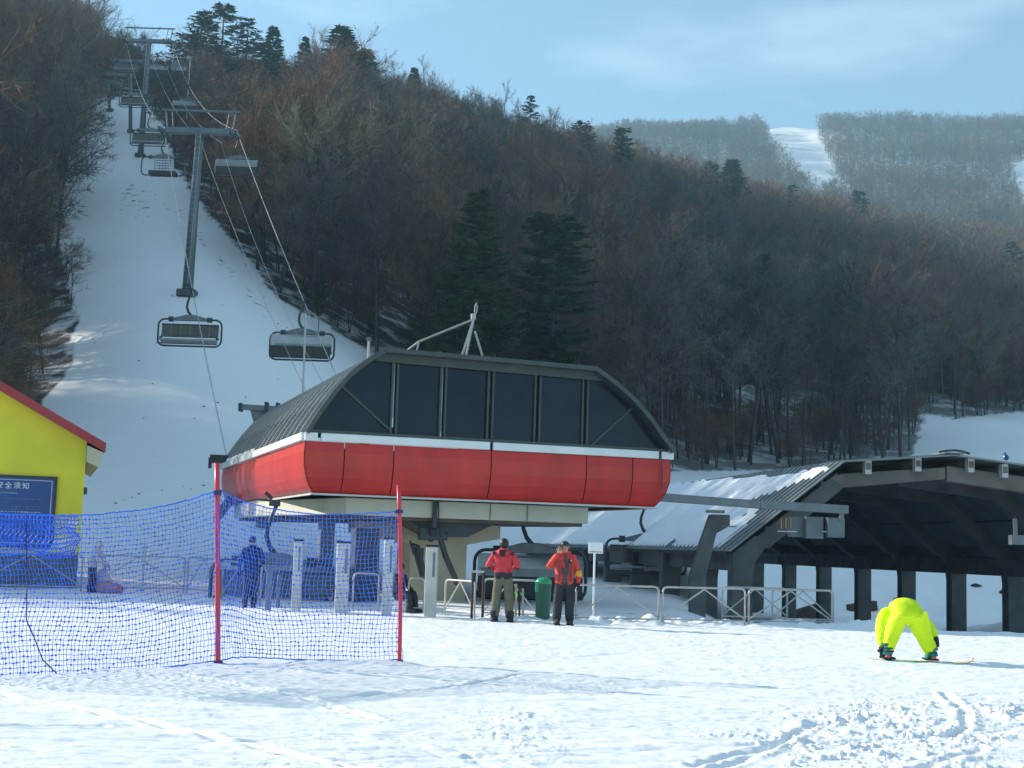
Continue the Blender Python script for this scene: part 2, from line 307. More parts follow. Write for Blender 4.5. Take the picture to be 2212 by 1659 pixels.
# ------------------------------------------------------------------ helpers
def tag(o, label=None, cat=None, group=None, kind=None):
    if label: o['label'] = label
    if cat: o['category'] = cat
    if group: o['group'] = group
    if kind: o['kind'] = kind
    return o
def empty(name, loc, rz=0.0):
    o = bpy.data.objects.new(name, None); o.empty_display_size = 0.3
    COL.objects.link(o); o.location = loc; o.rotation_euler = (0, 0, rz); return o
class MB:
    def __init__(s): s.v = []; s.f = []
    def add(s, vs, fs):
        b = len(s.v); s.v += [tuple(v) for v in vs]; s.f += [tuple(i + b for i in f) for f in fs]; return s
    def box(s, c, d, rot=None):
        c = Vector(c); hx, hy, hz = d[0] / 2, d[1] / 2, d[2] / 2
        vs = [Vector((x, y, z)) for x in (-hx, hx) for y in (-hy, hy) for z in (-hz, hz)]
        if rot is not None: vs = [rot @ v for v in vs]
        return s.add([c + v for v in vs], [(0,1,3,2),(4,6,7,5),(0,4,5,1),(2,3,7,6),(0,2,6,4),(1,5,7,3)])
    def beam(s, a, b, w, h, up=(0, 0, 1)):
        a = Vector(a); b = Vector(b); d = (b - a); L = d.length; d.normalize(); up = Vector(up)
        x = d.cross(up)
        if x.length < 1e-4: x = d.cross(Vector((1, 0, 0)))
        x.normalize(); z = x.cross(d)
        vs = []
        for p in (a, b):
            for sx, sz in ((-1, -1), (1, -1), (1, 1), (-1, 1)): vs.append(p + x * sx * w / 2 + z * sz * h / 2)
        return s.add(vs, [(0,1,2,3),(7,6,5,4),(0,4,5,1),(1,5,6,2),(2,6,7,3),(3,7,4,0)])
    def tube(s, pts, r, n=8, cap=True):
        pts = [Vector(p) for p in pts]; m = len(pts)
        rr = r if isinstance(r, (list, tuple)) else [r] * m
        up = Vector((0, 0, 1)); prev = None; base = len(s.v)
        for i, p in enumerate(pts):
            d = (pts[min(i + 1, m - 1)] - pts[max(i - 1, 0)]).normalized()
            if prev is None:
                x = d.cross(up)
                if x.length < 1e-3: x = Vector((1, 0, 0))
            else: x = prev - d * prev.dot(d)
            x.normalize(); prev = x; y = d.cross(x)
            for k in range(n):
                a = 2 * math.pi * k / n; s.v.append(tuple(p + (x * math.cos(a) + y * math.sin(a)) * rr[i]))
        for i in range(m - 1):
            for k in range(n):
                a = base + i * n + k; b = base + i * n + (k + 1) % n; s.f.append((a, b, b + n, a + n))
        if cap and n > 2:
            s.f.append(tuple(base + k for k in reversed(range(n)))); s.f.append(tuple(base + (m - 1) * n + k for k in range(n)))
        return s
    def prism(s, poly, ext):
        """poly: list of 3D points, ext: extrusion vector"""
        n = len(poly); e = Vector(ext); vs = [Vector(p) for p in poly] + [Vector(p) + e for p in poly]
        fs = [tuple(range(n))[::-1], tuple(range(n, 2 * n))] + [(i, (i + 1) % n, n + (i + 1) % n, n + i) for i in range(n)]
        return s.add(vs, fs)
    def ball(s, c, r, n=10, m=7):
        c = Vector(c); r = r if isinstance(r, (tuple, list)) else (r, r, r); vs = []; fs = []
        for i in range(m + 1):
            th = math.pi * i / m
            for k in range(n):
                a = 2 * math.pi * k / n
                vs.append(c + Vector((r[0] * math.sin(th) * math.cos(a), r[1] * math.sin(th) * math.sin(a), r[2] * math.cos(th))))
        for i in range(m):
            for k in range(n): fs.append((i * n + k, (i + 1) * n + k, (i + 1) * n + (k + 1) % n, i * n + (k + 1) % n))
        return s.add(vs, fs)
    def mesh(s, name, m, smooth=False):
        me = bpy.data.meshes.new(name); me.from_pydata(s.v, [], s.f); me.update()
        for q in (m if isinstance(m, (list, tuple)) else [m]): me.materials.append(q)
        if smooth: me.shade_smooth()
        return me
    def build(s, name, m, parent=None, smooth=False, bevel=0.0):
        me = s.mesh(name, m, smooth)
        bm = bmesh.new(); bm.from_mesh(me); bmesh.ops.recalc_face_normals(bm, faces=bm.faces); bm.to_mesh(me); bm.free()
        o = bpy.data.objects.new(name, me); COL.objects.link(o); o.parent = parent
        if bevel:
            b = o.modifiers.new('bevel', 'BEVEL'); b.width = bevel; b.segments = 1; b.limit_method = 'ANGLE'
        return o
def copy_tree(o, parent=None):
    c = o.copy(); COL.objects.link(c); c.parent = parent
    for ch in list(o.children): copy_tree(ch, c)
    return c
def mesh_np(name, v, faces, mats, midx=None, smooth=False):
    """v (n,3), faces (m,k) same size"""
    me = bpy.data.meshes.new(name); k = faces.shape[1]
    me.vertices.add(len(v)); me.vertices.foreach_set('co', np.asarray(v, np.float32).ravel())
    me.loops.add(faces.size); me.loops.foreach_set('vertex_index', faces.astype(np.int32).ravel())
    me.polygons.add(len(faces)); me.polygons.foreach_set('loop_start', np.arange(0, faces.size, k, dtype=np.int32))
    for q in mats: me.materials.append(q)
    if midx is not None: me.polygons.foreach_set('material_index', midx.astype(np.int32))
    me.update(calc_edges=True); me.validate()
    if smooth: me.shade_smooth()
    return me

# ------------------------------------------------------------------ ground
def seg_dist(x, y, pts):
    d = np.full(x.shape, 1e9)
    for a, b in zip(pts[:-1], pts[1:]):
        ax, ay = a; bx, by = b; L = (bx - ax) ** 2 + (by - ay) ** 2
        t = np.clip(((x - ax) * (bx - ax) + (y - ay) * (by - ay)) / L, 0, 1)
        d = np.minimum(d, np.hypot(x - ax - t * (bx - ax), y - ay - t * (by - ay)))
    return d
def gpix(px, py):       # where the pixel ray meets the level snow
    Y = EYE * FPX / max(5, (py - hor(px))); p = at(px, py, Y); return (p.x, p.y)
TRACKS = [[(0,1492),(300,1545),(620,1615),(1000,1690)], [(700,1500),(960,1480),(1130,1450)], [(1430,1690),(1650,1610),(1750,1560)],
 [(1500,1640),(1700,1590)], [(2040,1490),(2085,1530),(2085,1560),(2050,1585)], [(1930,1665),(2120,1610)],  [(0,1560),(220,1556)], [(400,1452),(620,1490),(820,1545)]]
TRW = [[gpix(*p) for p in tr] for tr in TRACKS]
TRF = []
_tr = random.Random(31)
for _ in range(46):
    y0 = _tr.uniform(9, 28); x0 = _tr.uniform(-.36, .36) * y0; a = _tr.gauss(0.15, .45); L = _tr.uniform(2.5, 9); c = _tr.uniform(-.12, .12)
    P_ = [(x0 + L * u * math.cos(a + c * u), y0 + L * u * math.sin(a + c * u)) for u in (0, .33, .66, 1)]; TRF.append((P_, _tr.uniform(.006, .016)))
    if _tr.random() < .6: TRF.append(([(px + .1, py + .22) for px, py in P_], .010))
def near_disp(x, y):
    w = np.clip((42 - y) / 8, 0, 1)
    h = 0.012 * fbm(x / 2.2, y / 3.0, 3)
    h += 0.026 * fbm(x / 1.5 + 0.3 * y, y / 0.34, 4, 0.62)
    h += 0.017 * fbm(x / 0.42, y / 0.10 + 5, 3, 0.6)
    clod = np.clip(fbm(x / 0.34 + 40, y / 0.30, 5, 0.70) - 0.14, 0, 1)
    patch = np.clip(0.35 + 1.5 * fbm(x / 2.6 + 11, y / 3.5, 2), 0.05, 1)
    right = np.clip((x / y + 0.06) / 0.16, 0.10, 1) * np.clip((19 - y) / 5, 0.12, 1)
    h += 0.10 * clod * patch * right
    lump = np.clip(fbm(x / 0.16 + 7, y / 0.18, 3, 0.6) - 0.1, 0, 1); h += 0.045 * lump * patch * (0.25 + right)
    for tr, dp in TRF:
        d = seg_dist(x, y, tr); h += -dp * np.exp(-(d / 0.035) ** 2)
    for tr in TRW:
        d = seg_dist(x, y, tr); h += -0.022 * np.exp(-(d / 0.045) ** 2) + 0.010 * np.exp(-((d - 0.10) / 0.04) ** 2)
    # shovelled ridge of snow along the barriers
    e = seg_dist(x, y, [(-0.2, 30.8), (1.6, 30.75), (6.9, 32.2), (9.5, 33.0)])
    h += 0.12 * np.exp(-(e / 0.35) ** 2) * (1 + 1.6 * fbm(x / 0.5, y / 0.5, 3))
    e2 = seg_dist(x, y, [(-6.7, 18.3), (-4.0, 18.15), (-1.5, 19.1)]); h += 0.05 * np.exp(-((e2) / 0.3) ** 2)
    return h * w
tvals = np.concatenate([np.linspace(-1.25, -0.42, 70)[:-1], np.linspace(-0.42, 0.42, 860), np.linspace(0.42, 0.95, 50)[1:]])
def grid_terrain(name, yv, tv, material, disp, forest):
    T, Yg = np.meshgrid(tv, yv); X = T * Yg; Z = ground_np(X.ravel(), Yg.ravel()).reshape(X.shape)
    if disp: Z = Z + near_disp(X, Yg)
    else:
        w = np.clip((42 - Yg) / 8, 0, 1)
        Z = Z + np.where(Yg < 42, near_disp(X, Yg), 0)
    n, m = X.shape; idx = np.arange(n * m).reshape(n, m)
    F = np.stack([idx[:-1, :-1], idx[:-1, 1:], idx[1:, 1:], idx[1:, :-1]], -1).reshape(-1, 4)
    v = np.stack([X, Yg, Z], -1).reshape(-1, 3)
    me = mesh_np(name, v, F, [material], smooth=True)
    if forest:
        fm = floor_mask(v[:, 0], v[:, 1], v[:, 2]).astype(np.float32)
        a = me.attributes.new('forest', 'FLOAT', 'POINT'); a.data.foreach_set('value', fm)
        px, py = proj_np(v[:, 0], v[:, 1], v[:, 2])
        br = np.exp(-((px - 290) / 60) ** 2 - ((py - 430) / 60) ** 2) + 0.8 * np.exp(-((px - 600 + (700 - py) * 0.9) / 25) ** 2) * (py > 450) * (py < 760) + 0.6 * np.exp(-((px - 330) / 50) ** 2 - ((py - 255) / 18) ** 2)
        a = me.attributes.new('brushy', 'FLOAT', 'POINT'); a.data.foreach_set('value', np.clip(br, 0, 1.0).astype(np.float32) * (v[:, 1] < 300))
    o = bpy.data.objects.new(name, me); COL.objects.link(o); return o
ynear = np.concatenate([np.linspace(3, 8, 8)[:-1], 1.0 / np.linspace(1 / 8.0, 1 / 36.0, 470)])
o = grid_terrain('snow_field', ynear, tvals, MT['snow'], True, False); tag(o, kind='structure')
yfar = np.exp(np.linspace(math.log(35.8), math.log(1700), 420))
tfar = np.concatenate([np.linspace(-1.25, -0.42, 70)[:-1], np.linspace(-0.42, 0.42, 340), np.linspace(0.42, 0.95, 50)[1:]])
o = grid_terrain('mountain_slope', yfar, tfar, MT['snow_hill'], False, True); tag(o, kind='structure')

# ------------------------------------------------------------------ trees
def prisms(segs, n=3):
    """segs: list of (p0, p1, r0, r1) -> verts, quads"""
    S = len(segs)
    a = np.array([s[0] for s in segs]); b = np.array([s[1] for s in segs]); r0 = np.array([s[2] for s in segs]); r1 = np.array([s[3] for s in segs])
    d = b - a; d /= np.linalg.norm(d, axis=1)[:, None] + 1e-9
    h = np.where(np.abs(d[:, 2:3]) > 0.9, np.array([[1.0, 0, 0]]), np.array([[0, 0, 1.0]]))
    x = np.cross(d, h); x /= np.linalg.norm(x, axis=1)[:, None] + 1e-9; y = np.cross(d, x)
    V = []
    for p, r in ((a, r0), (b, r1)):
        for k in range(n):
            t = 2 * math.pi * k / n; V.append(p + (x * math.cos(t) + y * math.sin(t)) * r[:, None])
    V = np.stack(V, 1).reshape(-1, 3); base = (np.arange(S) * 2 * n)[:, None]
    F = []
    for k in range(n):
        k2 = (k + 1) % n; F.append(base + np.array([[k, k2, n + k2, n + k]]))
    return V, np.concatenate(F, 0) if n > 2 else base + np.array([[0, 1, 3, 2]])
def ribbons(segs):
    a = np.array([s[0] for s in segs]); b = np.array([s[1] for s in segs]); w = np.array([s[2] for s in segs])
    d = b - a; rnd = rng.normal(size=d.shape); x = np.cross(d, rnd); x /= np.linalg.norm(x, axis=1)[:, None] + 1e-9
    V = np.stack([a - x * w[:, None], a + x * w[:, None], b + x * w[:, None] * 0.4, b - x * w[:, None] * 0.4], 1).reshape(-1, 3)
    F = (np.arange(len(segs)) * 4)[:, None] + np.array([[0, 1, 2, 3]])
    return V, F
def bare_tree(seed, H=12.0, spread=0.42, forks=1, crown0=0.35, dens=1.0, tw=0.022, up=0.35, trunk_r=None, far=False):
    rr = random.Random(seed); wood = []; twigs = []
    def rv(s): return np.array([rr.gauss(0, s), rr.gauss(0, s), rr.gauss(0, s)])
    def branch(p, d, L, r, lev):
        n = 4 if lev < 2 else 3
        pts = [p]; dirs = [d]
        for i in range(n):
            d = d + rv(0.13 if lev else 0.05) + np.array([0, 0, up * 0.12 if lev else 0.02]); d = d / np.linalg.norm(d)
            q = pts[-1] + d * L / n; pts.append(q); dirs.append(d)
        for i in range(n):
            ra = r * (1 - 0.75 * i / n); rb = r * (1 - 0.75 * (i + 1) / n)
            if lev < 2: wood.append((pts[i], pts[i + 1], max(ra, .012), max(rb, .01)))
            else: twigs.append((pts[i], pts[i + 1], max(ra, tw * 0.8)))
        if lev >= (2 if far else 3): return
        if lev == 0: cnt = int((13 if not far else 9) * dens)
        elif lev == 1: cnt = int((9 if not far else 8) * dens)
        else: cnt = 6
        for k in range(cnt):
            t = (crown0 + (1 - crown0) * (k + rr.random()) / cnt) if lev == 0 else 0.2 + 0.8 * rr.random()
            i = min(n - 1, int(t * n)); q = pts[i] + (pts[i + 1] - pts[i]) * (t * n - i)
            dd = dirs[i + 1]; s = np.cross(dd, rv(1.0)); s /= np.linalg.norm(s) + 1e-9
            ang = (0.75 + rr.random() * 0.35) if lev == 0 else (0.5 + rr.random() * 0.5)
            nd = dd * math.cos(ang) + s * math.sin(ang) + np.array([0, 0, up * 0.45]); nd /= np.linalg.norm(nd)
            if lev == 0: LL = H * spread * (1.15 - 0.75 * abs(t - 0.5)) * (0.7 + rr.random() * 0.5)
            else: LL = L * (0.55 - 0.15 * t) * (0.7 + 0.6 * rr.random())
            branch(q, nd, LL, r * (0.42 if lev == 0 else 0.40), lev + 1)
            if lev >= 1:
                for _ in range(2 if not far else 1):
                    twigs.append((q, q + (nd + rv(0.5)) * LL * 0.5, tw))
    for f in range(forks):
        d = np.array([rr.gauss(0, .10 if forks > 1 else .03), rr.gauss(0, .10 if forks > 1 else .03), 1.0])
        if forks > 1: d[0] += (f - (forks - 1) / 2) * 0.22
        branch(np.array([0.0, 0, -0.6]), d / np.linalg.norm(d), H * 0.95 + 0.6, trunk_r or H * 0.0125, 0)
    return wood, twigs
def tree_meshes(name, seed, mw, mt, n=4, **k):
    w, t = bare_tree(seed, **k)
    Vw, Fw = prisms(w, n if not k.get('far') else 3); Vt, Ft = ribbons(t)
    a = mesh_np(name + ' trunk', Vw, Fw, [mw]); b = mesh_np(name + ' crown', Vt, Ft, [mt])
    c = mesh_np(name, np.concatenate([Vw, Vt]), np.concatenate([Fw, Ft + len(Vw)]), [mw, mt], np.concatenate([np.zeros(len(Fw)), np.ones(len(Ft))]))
    return a, b, c
def conifer(name, seed, H=15.0, wid=0.26, mw=None, mt=None, bare=0.12, droop=0.25, gap=0.5, leaf=0.30, lump=0.0, tri=1.0):
    rr = random.Random(seed); wood = [(np.array([0, 0, -0.8]), np.array([0, 0, H * 0.5]), H * 0.014, H * 0.009), (np.array([0, 0, H * 0.5]), np.array([0, 0, H * 0.99]), H * 0.009, 0.02)]
    V = []; F = []
    z = H * bare
    while z < H * 0.985:
        t = (z / H - bare) / (1 - bare)
        nb = rr.randint(5, 7)
        prof = (1 - t) ** 0.85 * (1 + lump * math.sin(t * 14 + seed)) if lump == 0 else (0.35 + 0.65 * math.sin(math.pi * min(1, (1 - t) ** 0.7 * 0.95 + 0.05))) * (1 - t * 0.3)
        for b in range(nb):
            az = rr.random() * 2 * math.pi; L = H * wid * prof * (0.7 + 0.5 * rr.random()) + 0.25
            d = np.array([math.cos(az), math.sin(az), 0]); s = np.array([-d[1], d[0], 0]); m = 4 + int(L * 2.0)
            base = np.array([0, 0, z + rr.uniform(-.2, .2)])
            path = lambda u: base + d * L * u + np.array([0, 0, L * (-droop * u + (droop * 0.9 + 0.12) * u * u)])
            wood.append((path(0), path(0.55), 0.03, 0.018)); wood.append((path(0.55), path(0.98), 0.018, 0.008))
            for i in range(int(m * 3.2 * tri)):
                u = 0.12 + 0.88 * rr.random() ** 0.8; p = path(u)
                side = rr.choice((-1, 1)); ln = (leaf * 1.9 + 0.28 * L * (1 - u) * 0.5) * (0.6 + 0.8 * rr.random())
                tip = p + (d * (0.35 + 0.5 * rr.random()) + s * side * (0.4 + 0.6 * rr.random())) * ln + np.array([0, 0, rr.uniform(-.30, .12) * ln])
                w = np.array([rr.gauss(0, .5), rr.gauss(0, .5), rr.gauss(0, 1.0)]); w = w / np.linalg.norm(w) * leaf * 0.42
                k = len(V); V += [p - w, p + w, tip + w * .5, tip - w * .25]; F.append((k, k + 1, k + 2, k + 3))
        z += gap * (0.75 + 0.5 * rr.random()) * (0.6 + 0.5 * (1 - t))
    Vw, Fw = prisms(wood, 4); V = np.array(V); F = np.array(F)
    a = mesh_np(name + ' trunk', Vw, Fw, [mw]); b = mesh_np(name + ' crown', V, F, [mt])
    c = mesh_np(name, np.concatenate([Vw, V]), np.concatenate([Fw, F + len(Vw)]), [mw, mt], np.concatenate([np.zeros(len(Fw)), np.ones(len(F))]))
    return a, b, c
BARE = []
tm = ['twig_brown', 'twig_grey', 'twig_red', 'twig_olive', 'twig_brown', 'twig_grey']
for i in range(6):
    BARE.append(tree_meshes('bare tree', 100 + i, MT['bark'], MT[tm[i]], H=12, spread=[.36, .30, .42, .38, .33, .26][i], forks=[1, 1, 2, 1, 3, 1][i] if i != 4 else 2,
                            crown0=[.3, .45, .25, .35, .3, .5][i], dens=1.0, tw=0.020))
SLIM = [tree_meshes('slim bare tree', 140 + i, MT['bark'], MT['twig_grey'], H=13, spread=0.2, crown0=0.55, dens=0.8, tw=0.016, trunk_r=0.11) for i in range(3)]
PALE = [tree_meshes('pale bare tree', 160, MT['bark_pale'], MT['twig_pale'], H=14, spread=0.46, crown0=0.28, forks=1, dens=1.1, tw=0.018, trunk_r=0.075),
        tree_meshes('birch tree', 161, MT['bark_pale'], MT['twig_red'], H=14, spread=0.30, crown0=0.4, forks=2, dens=1.0, tw=0.016, trunk_r=0.09),
        tree_meshes('tall larch tree', 162, MT['bark_pale'], MT['twig_red'], H=16, spread=0.24, crown0=0.42, forks=1, dens=1.0, tw=0.018, trunk_r=0.13)]
FAR = [tree_meshes('forest tree', 180 + i, MT['bark'], MT[tm[i]], H=12, spread=[.36, .32, .40, .38][i], crown0=0.28, dens=1.0, tw=0.05, far=True) for i in range(4)]
CON = [conifer('spruce tree', 200, 15, 0.25, MT['bark'], MT['needle']), conifer('spruce tree', 201, 15, 0.22, MT['bark'], MT['needle'], bare=.2, gap=.6, droop=.15),
       conifer('pine tree', 202, 15, 0.30, MT['bark'], MT['needle'], bare=.35, gap=.95, droop=-.12, leaf=.22), conifer('bushy conifer', 203, 15, 0.20, MT['bark'], MT['needle'], bare=.3, gap=.5, droop=.05, lump=1, leaf=.24)]
BIG = conifer('spruce tree', 210, 20, 0.29, MT['bark'], MT['needle2'], bare=.04, gap=.42, droop=.30, leaf=.24, tri=1.7)
BIG2 = conifer('pine tree', 211, 18, 0.17, MT['bark'], MT['needle'], bare=.18, gap=.55, droop=.02, leaf=.26, lump=1, tri=1.5)

def place_tree(kind, meshes, x, y, s, rz, label, cat, group=None, sxy=1.0, zoff=0.0):
    e = empty(kind, (x, y, G(x, y) - 0.1 + zoff), rz); e.scale = (s * sxy, s * sxy, s)
    tag(e, label, cat, group)
    for nm, me in (('trunk', meshes[0]), ('crown', meshes[1])):
        o = bpy.data.objects.new(nm, me); COL.objects.link(o); o.parent = e
    return e
# --- conifers that stand out, placed by where their tops show: (column, top row, distance, mesh, width factor, label)
CL = [(1035, 400, 108, 'BIG', 1.0, 'big mossy green spruce standing right behind the lift station roof, left of the two'),
 (1200, 455, 112, 'BIG2', 1.0, 'dark bushy pine right of the big mossy spruce behind the lift station'),
 (437, 25, 250, 2, 1.7, 'flat branched pine on the skyline, leftmost of the ridge pines'),
 (485, 6, 252, 2, 1.8, 'tallest flat branched pine on the skyline above the lift towers'),
 (537, 36, 254, 2, 1.4, 'small pine on the skyline just right of the tallest ridge pine'),
 (592, 56, 256, 1, 1.1, 'low spruce tip on the ridge between the three pines and the large ridge spruce'),
 (660, 78, 258, 0, .8, 'dark spruce on the ridge beside a tree with a round nest'),
 (740, 56, 252, 0, 1.6, 'large spire shaped spruce on the main ridge against the sky'),
 (792, 105, 254, 1, 1.4, 'smaller spruce leaning against the right side of the large ridge spruce'),
 (895, 145, 262, 0, .8, 'lone pointed spruce on the falling ridge between bare trees'),
 (1147, 203, 290, 2, .8, 'thin pine poking above the ridge where the far mountain begins'),
 (1255, 262, 285, 3, .95, 'dark bushy conifer with a broad crown at the end of the near ridge'),
 (1347, 272, 310, 3, .7, 'slim dark conifer just right of the broad bushy one'),
 (1582, 343, 385, 0, 1.4, 'wide spruce on the second ridge in front of the far mountain'),
 (1535, 348, 392, 3, .8, 'round topped conifer left of the wide spruce on the second ridge'),
 (1712, 398, 440, 2, 1.2, 'broad pine on the second ridge below the far ski run'),
 (1857, 410, 480, 3, .9, 'small dark conifer on the second ridge right of the far ski run'),
 (1646, 545, 210, 0, .95, 'dark pointed spruce in the middle of the right hand wood'),
 (1602, 575, 206, 1, .8, 'narrower spruce just left of the pointed one in the right hand wood'),
 (1600, 645, 185, 3, .7, 'short columnar conifer low in the right hand wood'),
 (1745, 640, 215, 1, .9, 'dark spruce right of and below the pointed one'),
 (2185, 520, 430, 2, 1.3, 'flat topped pine near the right edge of the picture'),
 (1845, 855, 165, 3, .7, 'dark green conifer among the trunks beside the open snow field'),
 (1420, 480, 300, 1, 1.0, 'shaded spruce on the slope above the two big conifers'),
 (690, 660, 112, 3, .55, 'small dark conifer at the right edge of the near ski run'),
 (1330, 900, 118, 1, 1.0, 'low dark spruce behind the right end of the station roof')]
for (px, py, Y, k, wf, lab) in CL:
    p = at(px, py, Y); h = p.z - G(p.x, Y); h = max(h, 5.0)
    if k == 'BIG': place_tree('spruce_tree', BIG, p.x, Y, h / 20, 0.4, lab, 'spruce')
    elif k == 'BIG2': place_tree('pine_tree', BIG2, p.x, Y, h / 18, 1.1, lab, 'pine')
    else: place_tree(['spruce_tree', 'spruce_tree', 'pine_tree', 'bushy_conifer'][k], CON[k], p.x, Y, h / 15, random.random() * 6, lab, ['spruce', 'spruce', 'pine', 'conifer'][k], None, wf)
for (px, py, Y, k, wf, lab, nm) in [(868, 290, 150, 0, .85, 'large pale bare tree with a wide fan of branches left of the big spruce', 'pale_bare_tree'),
 (1085, 385, 135, 1, .9, 'white stemmed birch with rusty twigs behind the right side of the big spruce', 'birch_tree'),
 (1000, 375, 140, 1, .7, 'white stemmed birch with rusty twigs behind the left side of the big spruce', 'birch_tree'),
 (2035, 630, 214, 2, 1.0, 'tall larch with a sunlit pale trunk at the edge of the open snow field', 'larch_tree'),
 (1700, 730, 155, 0, .7, 'pale branched bare tree standing in the shade of the right hand wood', 'pale_bare_tree'),
 (130, 250, 130, 0, .8, 'pale thin tree leaning out of the wood left of the ski run', 'pale_bare_tree')]:
    p = at(px, py, Y); h = max(p.z - G(p.x, Y), 6)
    place_tree(nm, PALE[k], p.x, Y, h / (16 if k == 2 else 14), 0.6, lab, 'tree', None, wf)

# --- scattered forest
KEEP = [(925, 1135, 112), (1120, 1265, 116), (830, 905, 150), (1040, 1125, 128), (2018, 2055, 214), (1630, 1665, 150)]
def scatter(n, t0, t1, y0, y1):
    t = rng.uniform(t0, t1, n); y = np.sqrt(rng.uniform(y0 * y0, y1 * y1, n)); x = t * y; z = ground_np(x, y)
    m = forest_mask(x, y, z) > 0.5
    px, py = proj_np(x, y, z)
    for a, b, yy in KEEP: m &= ~((px > a) & (px < b) & (y < yy))
    for c_ in CL:
        if c_[2] > 200: m &= ~((np.abs(px - c_[0]) < 26) & (y < c_[2] + 4) & (y > c_[2] - 42))
    # lanes between the trees of the left wood through which low sun reaches the run
    hx, hy = -SUND.x, -SUND.y; hn = math.hypot(hx, hy); hx /= hn; hy /= hn
    for (qx, qy, hw) in ((-20, 84, 2.4), (-20, 91, 1.9), (-20, 96, 1.7)):
        dd = np.abs((x - qx) * hy - (y - qy) * hx); m &= ~((dd < hw) & (x < -28))
    return x[m], y[m], z[m]
def vis(x, y, z):
    px, py = proj_np(x, y, z); return (px > -60) & (px < 2280) & (py > 0) & (py < 1400), px, py
xs, ys, zs = scatter(3500, -0.42, 0.44, 46, 340)
v_, px_, py_ = vis(xs, ys, zs)
order = np.argsort(ys); keep = [i for i in order if v_[i]][:262]; ks = set(keep)
n_ind = 0
for i in keep:
    x, y = float(xs[i]), float(ys[i]); px, py = px_[i], py_[i]
    valley = px > 1380
    if valley: me = SLIM[random.randrange(3)] if random.random() < .6 else BARE[random.choice((0, 1, 5))]
    else: me = BARE[random.randrange(6)]
    tint = {'twig_brown': 'brown', 'twig_grey': 'grey', 'twig_red': 'rusty', 'twig_olive': 'olive'}[[k_ for k_ in MT if MT[k_] == me[1].materials[0]][0]]
    if px < 400: zone = 'above the yellow house' if py > 700 else ('left of the nearest lift tower' if py > 420 else 'at the top left of the picture')
    elif valley: zone = 'behind the right end of the station' if px < 1560 else ('behind the chair shed roof' if px < 1850 else ('beside the open snow field' if px < 2020 else 'at the far right edge'))
    elif px < 620: zone = 'right of the nearest lift tower'
    elif px < 800: zone = 'at the foot of the wood above the hooded chair'
    elif px < 960: zone = 'left of the big mossy spruce'
    elif px < 1180: zone = 'around the big mossy spruce'
    else: zone = 'right of the bushy pine'
    lab = tint + ' twigged bare tree ' + zone; grp = tint + ' bare trees ' + zone
    s = random.uniform(.75, 1.4)
    if px < 400 and py > 800: s *= .55
    if valley: s *= 1.15
    if y > 190 and not valley: s *= .78
    if 300 < px < 660 and y > 140: s *= .7
    place_tree('bare_tree', me, x, y, s, random.random() * 6.28, lab, 'tree', grp, random.uniform(.85, 1.1))
rest = np.array([i not in ks for i in range(len(xs))])
# an edge of thin shrubs along the run
def px_line(pts, n, jit):
    out = []
    for _ in range(n):
        k = random.randrange(len(pts) - 1); a, b = pts[k], pts[k + 1]; u = random.random()
        out.append((a[0] + (b[0] - a[0]) * u + random.gauss(0, jit), a[1] + (b[1] - a[1]) * u + random.gauss(0, jit), a[2] + (b[2] - a[2]) * u))
    return out

def instancer(name, protos, P, Rz, S, idx, kind='stuff'):
    coll = bpy.data.collections.new(name + ' sources')
    for j, me in enumerate(protos):
        po = bpy.data.objects.new('source tree %02d' % j, me); coll.objects.link(po)
    me = bpy.data.meshes.new(name); me.vertices.add(len(P)); me.vertices.foreach_set('co', np.asarray(P, np.float32).ravel())
    a = me.attributes.new('rot', 'FLOAT_VECTOR', 'POINT'); a.data.foreach_set('vector', np.stack([np.zeros(len(P)), np.zeros(len(P)), Rz], -1).astype(np.float32).ravel())
    a = me.attributes.new('scl', 'FLOAT_VECTOR', 'POINT'); a.data.foreach_set('vector', np.asarray(S, np.float32).ravel())
    a = me.attributes.new('idx', 'INT', 'POINT'); a.data.foreach_set('value', np.asarray(idx, np.int32))
    ob = bpy.data.objects.new(name, me); COL.objects.link(ob)
    g = bpy.data.node_groups.new(name + ' nodes', 'GeometryNodeTree')
    g.interface.new_socket('Geometry', in_out='INPUT', socket_type='NodeSocketGeometry'); g.interface.new_socket('Geometry', in_out='OUTPUT', socket_type='NodeSocketGeometry')
    gi = g.nodes.new('NodeGroupInput'); go = g.nodes.new('NodeGroupOutput'); ip = g.nodes.new('GeometryNodeInstanceOnPoints'); ci = g.nodes.new('GeometryNodeCollectionInfo')
    ci.inputs['Collection'].default_value = coll; ci.inputs['Separate Children'].default_value = True; ci.inputs['Reset Children'].default_value = True
    def na(n, t):
        q = g.nodes.new('GeometryNodeInputNamedAttribute'); q.data_type = t; q.inputs['Name'].default_value = n; return q.outputs['Attribute']
    e2r = g.nodes.new('FunctionNodeEulerToRotation')
    L = g.links.new
    L(gi.outputs[0], ip.inputs['Points']); L(ci.outputs[0], ip.inputs['Instance']); ip.inputs['Pick Instance'].default_value = True
    L(na('idx', 'INT'), ip.inputs['Instance Index']); L(na('rot', 'FLOAT_VECTOR'), e2r.inputs[0]); L(e2r.outputs[0], ip.inputs['Rotation'])
    L(na('scl', 'FLOAT_VECTOR'), ip.inputs['Scale']); L(ip.outputs[0], go.inputs[0])
    md = ob.modifiers.new('scatter', 'NODES'); md.node_group = g
    tag(ob, kind=kind); return ob
near_protos = [b[2] for b in BARE] + [s[2] for s in SLIM]
lx, ly, lz = scatter(2600, -1.2, -0.42, 46, 300)
NX = np.concatenate([xs[rest], lx]); NY = np.concatenate([ys[rest], ly]); NZ = np.concatenate([zs[rest], lz])
pxn, pyn = proj_np(NX, NY, NZ)
